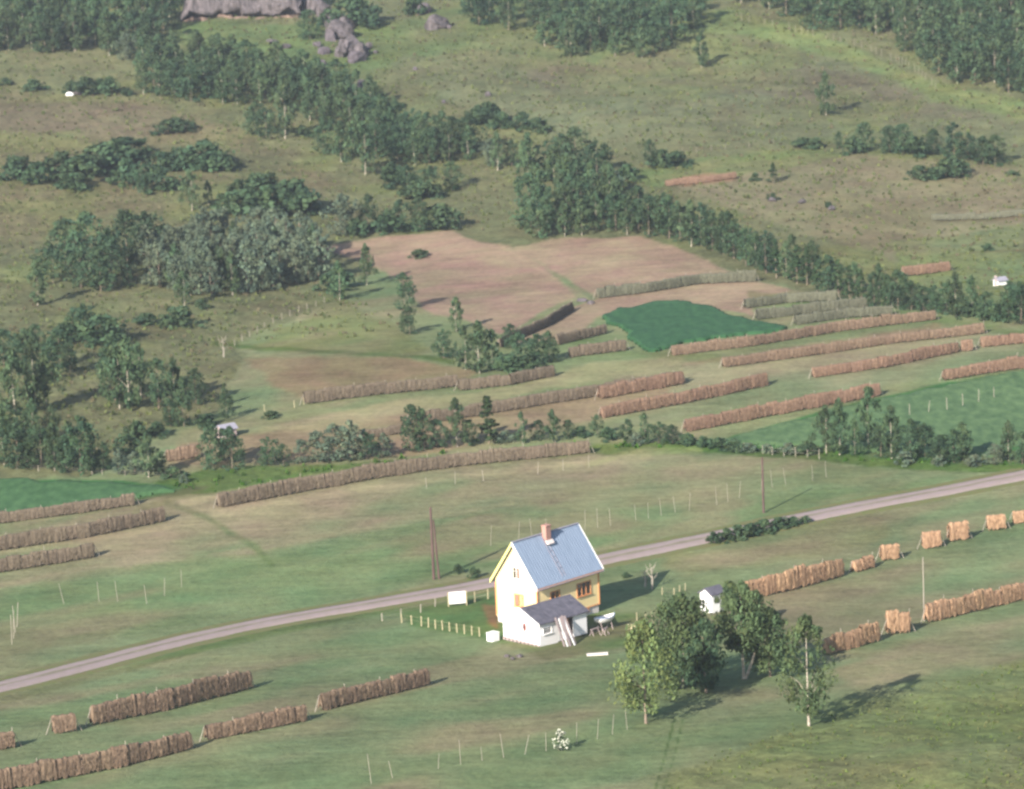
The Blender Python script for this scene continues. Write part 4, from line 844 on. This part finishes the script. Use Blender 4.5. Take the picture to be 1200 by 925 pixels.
q = MB(); q.prism([(-.25, AW+.3, AE-.16), (-.25, AW*.47+.01, AR-.02), (-.25, AW*.47+.01, AR+.118), (-.25, AW+.3, AE-.02)], (AL+.5, 0, 0)); q.obj('roof', M['felt_pale'], annex)
for i, xx in enumerate((.9, 2.0, 3.1, 4.2, 5.3, 6.4)): MB().box((xx, AW*.235-.15, (AE+AR)/2+.06), (.06, AW*.55, .03), rx=math.atan((AR-AE+.14)/(AW*.47+.3))).obj('batten', M['felt'], aroof)
for s in (0, 1):
    y0 = -.33 if s == 0 else AW+.33
    q = MB(); q.prism([(-.28, y0, AE-.24), (-.28, AW*.47, AR-.1), (-.28, AW*.47, AR+.15), (-.28, y0, AE+.01)], (-.05, 0, 0)); q.obj('barge_board', M['white'], annex)
# oval window and slot window in the gable
q = MB(); ring = [(-.03, AW*.40+math.cos(t)*.24, 1.75+math.sin(t)*.46) for t in [2*math.pi*i/14 for i in range(14)]]; q.prism(ring, (-.05, 0, 0)); ow = q.obj('oval_window', M['redcurt'], annex)
q = MB(); ring = [(-.085, AW*.40+math.cos(t)*.17, 1.75+math.sin(t)*.38) for t in [2*math.pi*i/14 for i in range(14)]]; q.prism(ring, (-.01, 0, 0)); q.obj('pane', M['glass'], ow)
window(annex, 'gable', (AW*.82, 1.5), .62, .22, 1, M['white'], casing=.05)
window(annex, 'front', (1.1, 1.55), 1.15, .62, 1, M['white'], casing=.06)
MB().box((-.06, AW/2, .0), (.05, AW, .34)).obj('base_board', M['plank'], annex)
for i in range(9): MB().box((-.1, .5+i*.6, -.02), (.05, .1, .3)).obj('base_slat', M['glass'], annex)
# low white bin beside the annex
w1 = at(578, 751); bn = empty('bin', w1, ANG, 'low white wooden box at the left corner of the shed', 'box')
MB().box((.0, 0, .42), (1.0, .9, .9)).obj('body', M['white'], bn); MB().box((0, 0, .9), (1.08, .98, .06)).obj('lid', M['white'], bn)
# leaning planks
def loc2(x, y, z=0): return house.matrix_world @ Vector((x, y, z)) if False else A0+Matrix.Rotation(AANG, 3, 'Z') @ Vector((x, y, z))
def gz_(v): return Vector((v.x, v.y, float(hz(v.x, v.y))))
plk = [(3.3, 4.1, 1.2, 'white'), (3.6, 4.3, 1.25, 'plank'), (3.9, 4.55, 1.1, 'plank'), (4.2, 4.75, 1.3, 'white'), (4.5, 4.95, 1.15, 'plank'), (3.05, 3.6, 1.0, 'plank'), (4.75, 4.9, .9, 'plank')]
for i, (x0, x1, d, mm) in enumerate(plk):
    foot = gz_(loc2(x0-1.5, -d*1.2-.8)); top = loc2(x1-1.7, -.36, 2.6+.1*(i % 3))
    ln = top-foot; a = Vector((math.cos(ANG), math.sin(ANG), 0))
    q = MB(); wdt = .17+.04*(i % 3); nrm_ = ln.cross(a).normalized()*.04
    q.prism([(0, 0, 0), a*wdt, a*wdt+nrm_, nrm_], ln+Vector((0, 0, .02))); o = q.obj('plank', M[mm], None, foot)
    tag(o, f'{["white painted", "grey weathered"][mm == "plank"]} plank leaning on the shed eave, {["leftmost but one", "third from the left", "fourth from the left", "fifth from the left", "sixth from the left", "leftmost", "rightmost"][i]}', 'plank', 'planks leaning on the shed')
# firewood and trestle clutter by the shed
for i, (x, y, w) in enumerate([(7.6, -.4, 1.3), (8.3, -1.2, 1.0)]):
    c0 = gz_(loc2(x, y)); r0 = empty('trestle', c0, ANG+.3*i, ['grey wooden trestle at the right end of the shed', 'smaller grey wooden trestle before the other'][i], 'trestle', 'trestles by the shed')
    MB().box((0, 0, .72), (w, .12, .1)).obj('beam', M['plank'], r0)
    for sx_ in (-1, 1):
        for sy_ in (-1, 1): MB().tube([(sx_*w*.4, sy_*.3, -.05), (sx_*w*.36, 0, .7)], .04, 4).obj('leg', M['plank'], r0)
# boat on trestles
bp_ = at(709, 738); boat = empty('rowing_boat', bp_, math.radians(38), 'small white rowing boat propped on posts in the shadow right of the house', 'boat')
def hull(L, Wd, D, m, z0):
    secs = []; N = 9
    for i in range(N):
        t = i/(N-1)*2-1; w = Wd/2*(1-abs(t)**2.4)+.02; d = D*(1-.45*abs(t)**3); sh_ = .22*t*t
        secs.append([(t*L/2, w*y_, z0+D+sh_-d*zz) for y_, zz in ((-1, 0), (-.86, .45), (-.5, .85), (0, 1), (.5, .85), (.86, .45), (1, 0))])
    V = [v for s_ in secs for v in s_]; k = 7
    Qd = [(i*k+j, i*k+j+1, (i+1)*k+j+1, (i+1)*k+j) for i in range(N-1) for j in range(k-1)]
    V2 = [(x, y*.9, z+.03) for x, y, z in V]; o_ = len(V); Qd += [(a_+o_, d_+o_, c_+o_, b2+o_) for a_, b2, c_, d_ in Qd]
    for e in (0, k-1): Qd += [(i*k+e, (i+1)*k+e, (i+1)*k+e+o_, i*k+e+o_) for i in range(N-1)]
    return npmesh('hull', np.array(V), np.array(Qd), [m])
M['boat_blue'] = mat('blue_paint', (.25, .38, .62), .5)
hl = link('hull', hull(2.9, 1.15, .62, M['white'], .75), boat)
MB().tube([(-1.4, 0, 1.6), (-.9, -.42, 1.46), (0, -.56, 1.40), (.9, -.42, 1.46), (1.4, 0, 1.6)], .04, 5).obj('gunwale', M['boat_blue'], boat)
for x in (-.6, .5): MB().box((x, 0, 1.22), (.22, .95, .04)).obj('thwart', M['plank'], boat)
for x in (-.7, .7):
    for y in (-.35, .35): MB().tube([(x, y*1.4, -.1), (x, y*.5, .95)], .05, 5).obj('prop', M['plank'], boat)

# white gate beside the road
G0, G1 = at(526.5, 711), at(546, 709.5); gl = (G1-G0).length; ga = math.atan2(G1.y-G0.y, G1.x-G0.x)
gate = empty('garden_gate', G0, ga, 'solid white boarded gate panel between the fence posts at the road', 'gate')
nb_ = 7
for i in range(nb_): MB().box((gl*(i+.5)/nb_, .0, .95), (gl/nb_-.02, .05, 1.35)).obj('board', M['white'], gate)
for z in (.45, 1.45): MB().box((gl/2, .05, z), (gl, .05, .12)).obj('crossbar', M['white'], gate)
MB().box((gl*.44, -.04, 1.1), (.1, .05, .3)).obj('latch', M['plank'], gate)
for x in (-.08, gl+.08): MB().box((x, 0, .75), (.12, .12, 1.8)).obj('post', M['post_yellow'], gate)

def hut(name, px, py, L, Wd, H, rise, rot, wall, roofm, label, door=True, cat='shed'):
    p = at(px, py); o = empty(name, p, rot, label, cat)
    q = MB(); q.prism([(-L/2, -Wd/2, -.3), (-L/2, Wd/2, -.3), (-L/2, Wd/2, H), (-L/2, 0, H+rise), (-L/2, -Wd/2, H)], (L, 0, 0)); q.obj('wall', M[wall], o)
    r_ = MB()
    for s in (-1, 1):
        y0 = s*(Wd/2+.2); z0 = H-.2*rise/(Wd/2); r_.prism([(-L/2-.2, y0, z0+.02), (-L/2-.2, 0, H+rise+.02), (-L/2-.2, 0, H+rise+.14), (-L/2-.2, y0, z0+.14)], (L+.4, 0, 0))
    r_.obj('roof', M[roofm], o)
    if door: MB().box((-L/2-.03, 0, .8), (.05, min(.7, Wd*.5), 1.6)).obj('door', M[door if isinstance(door, str) else 'plank'], o)
    return o
hut('outhouse', 835, 716, 1.9, 1.8, 2.1, .55, math.radians(40), 'white', 'felt', 'tiny white outhouse with dark roof half hidden behind the yard trees', door='annex_white')
hut('field_shed', 266, 512, 2.2, 1.6, 1.2, .5, math.radians(35), 'plank', 'felt_pale', 'small grey roofed shed peeping over the hedge at the left')
hut('field_shed', 1172, 334, 1.7, 1.3, .8, .4, math.radians(30), 'white', 'felt_pale', 'tiny far shed with white end wall above the right end of the belt')

# ------------------------------------------------------------------ rocks
def rock_mesh(seed, m, sub=3, ax=(1, 1, .8), rough_=.28, m2=None):
    b_ = bmesh.new(); bmesh.ops.create_icosphere(b_, subdivisions=sub, radius=1); g = random.Random(seed)
    pl = [(Vector((g.gauss(0, 1), g.gauss(0, 1), g.gauss(0, .8))).normalized(), g.uniform(.55, .9)) for _ in range(12)]
    for v in b_.verts:
        p_ = v.co.copy()
        for nn, d in pl:
            e = p_.dot(nn)-d
            if e > 0: p_ -= nn*e
        k = 1+rough_*.7*(g.random()-.5); v.co = Vector((p_.x*ax[0]*k, p_.y*ax[1]*k, p_.z*ax[2]*k))
    me_ = bpy.data.meshes.new('rock'); b_.to_mesh(me_); b_.free(); me_.materials.append(m); return me_
RK = [rock_mesh(i, M['stone'] if i % 2 else M['rock']) for i in range(6)]; RKW = rock_mesh(9, M['white'], 2)
def rock(px, py, wpx, hpx, label, group=None, me_=None):
    p = at(px, py); k = mpp(p); o = link('boulder', me_ or RK[rnd.randrange(6)], None, p); w = wpx*k*.5; o.scale = (w, w*.9, hpx*k*.75); o.location.z += hpx*k*.2
    o.rotation_euler = (0, 0, rnd.uniform(0, 6.28)); tag(o, label, 'boulder', group)
RG = 'boulders below the rock ledge'
rock(402, 66, 24, 26, 'largest grey boulder of the scree right of the rock ledge', RG)
for i, (x, y, w, h) in enumerate([(388, 48, 14, 18), (380, 62, 18, 9), (418, 72, 24, 16), (432, 56, 10, 8), (428, 64, 12, 12), (372, 54, 12, 8), (412, 52, 14, 14), (395, 78, 12, 6), (376, 76, 14, 8), (440, 62, 7, 5)]):
    rock(x, y, w, h, f'{ORD[i]} purplish boulder down the scree, counted from the ledge', RG)
for i, (x, y, w, h) in enumerate([(398, 44, 30, 26), (412, 62, 30, 22), (424, 66, 16, 20), (390, 30, 26, 20), (405, 34, 20, 18)]): rock(x, y, w*1.25, h, f'{ORD[i]} jagged dark block of the outcrop beside the scree, counted downhill', 'dark outcrop blocks beside the scree', RK[0])
rock(320, 50, 16, 6, 'flat purplish slab in the grass below the rock ledge'); rock(335, 56, 16, 6, 'low brown slab right of the flat purplish one')
rock(512, 33, 32, 20, 'big dark purplish boulder on the top slope right of the ledge'); rock(497, 16, 18, 16, 'upright boulder behind the big dark purplish one'); rock(527, 33, 8, 5, 'small boulder at the right foot of the big dark one')
rock(424, 102, 14, 11, 'purplish boulder at the upper edge of the long birch wood'); rock(434, 104, 8, 8, 'small boulder right of the one above the birch wood')
rock(487, 82, 6, 5, 'small lone stone on the upper slope'); rock(572, 112, 9, 6, 'small dark pale sided stone in the middle of the slope'); rock(520, 120, 6, 4, 'tiny stone left of the dark pale sided one')
rock(83, 112, 14, 6, 'low white boulder beside the scrub at the upper left', me_=RKW); rock(92, 111, 10, 6, 'grey stone touching the white boulder at the upper left')
rock(683, 353, 14, 5, 'pale stone at the upper end of the dark shaded rack'); rock(692, 356, 10, 5, 'second pale stone just beyond the end of the dark shaded rack')
for i, (x, y, w, h) in enumerate([(594, 770, 8, 4), (601, 773, 7, 4), (608, 770, 10, 5)]): rock(x, y, w, h, ['left', 'middle', 'right'][i]+' stone of the three on the grass before the shed', 'three stones before the shed')
for i, (x, y) in enumerate([(905, 236), (939, 238), (975, 246)]): rock(x, y, 12, 6, ['left', 'middle', 'right'][i]+' grey stone of the three in the far right pasture', 'stones in the right pasture')
o = MB().box((0, 0, .12), (2.2, .35, .22)).obj('beam', M['mortar'], None, at(700, 768)); o.rotation_euler = (0, 0, .1); tag(o, 'pale beam lying in the grass right of the shed', 'beam')
p = at(740, 737); o = MB().box((0, 0, .25), (.9, .6, .5), taper=.8).obj('crate', M['post_yellow'], None, p); tag(o, 'small pale wooden crate by the tall fence post right of the boat', 'crate')

# rock ledge with an overhanging lower lip
L0, L1 = at(212, 26), at(352, 20); ld = L1-L0; Lm = ld.length; la = math.atan2(ld.y, ld.x)
ledge = empty('rock_ledge', L0, la, 'broad grey streaked rock ledge with overhanging rim at the top left', 'rock')
def ledge_sheet(name, prof_f, m, nx=70):
    V = []; pr = None
    for i in range(nx+1):
        s = i/nx; pr = prof_f(s)
        for (y, z) in pr:
            x = s*Lm; nn = float(vnoise(x, z*3+y, 1.6, 71))-.5; n9 = float(vnoise(x, z, 3.3, 73))-.5; V.append((x+nn*.9, y+nn*2.2+n9*2.6, z+(float(vnoise(x, y, 1.4, 72))-.5)*1.3+(float(vnoise(x, 0, 5, 74))-.5)*1.6*(z > 1)))
    k = len(pr); Qd = [(i*k+j, (i+1)*k+j, (i+1)*k+j+1, i*k+j+1) for i in range(nx) for j in range(k-1)]
    T = [t for q in Qd for t in (q[:3], (q[0], q[2], q[3]))]
    for i in (0, nx): T += [(i*k, i*k+j, i*k+j+1) for j in range(1, k-1)]
    return link(name, npmesh(name, np.array(V), np.array(T), [m]), ledge)
def p1(s):
    e = min(1, s*9+.18, (1-s)*11+.3); h = 9.5*e
    return [(2.5, -.8), (2.0, 1.5*e), (-.9, 1.6*e), (-1.2, 2.2*e), (-.5, 3.2*e), (.6, 5.4*e), (2.0, h), (9, h+1.5), (14, h*.6), (18, -2)]
def p2(s):
    e = min(1, s*7+.1, (1-s)*8+.1)*(.8 if s < .42 else .22)
    return [(-.7, -.8), (-1.1, .6*e), (-.3, 1.2*e), (1.5, 1.4*e), (4, 1.3*e), (6, -.8)]
ledge_sheet('cliff_face', p1, M['rock']); ledge_sheet('lower_rim', p2, M['rock_warm'])
for i, (x, y, w, h) in enumerate([(366, 16, 34, 26), (380, 20, 22, 22), (356, 12, 24, 20)]): rock(x, y, w, h, ['wide', 'right hand', 'left hand'][i]+' grey outcrop block joined to the right end of the ledge', 'outcrop blocks at the right of the ledge', RK[0])

# ------------------------------------------------------------------ air
hb = MB().box((0, 1300, 48-15), (50000 if False else 26000, 3700, 134)).mesh('haze')
hm_ = bpy.data.materials.new('haze'); hm_.use_nodes = True; hn = hm_.node_tree.nodes; hn.remove(hn['Principled BSDF'])
pv = hn.new('ShaderNodeVolumePrincipled'); pv.inputs['Density'].default_value = HAZE; pv.inputs['Color'].default_value = (.80, .88, 1.0, 1); pv.inputs['Anisotropy'].default_value = .2
hm_.node_tree.links.new(pv.outputs[0], hn['Material Output'].inputs['Volume']); hb.materials.append(hm_)
tag(link('haze', hb), kind='stuff')
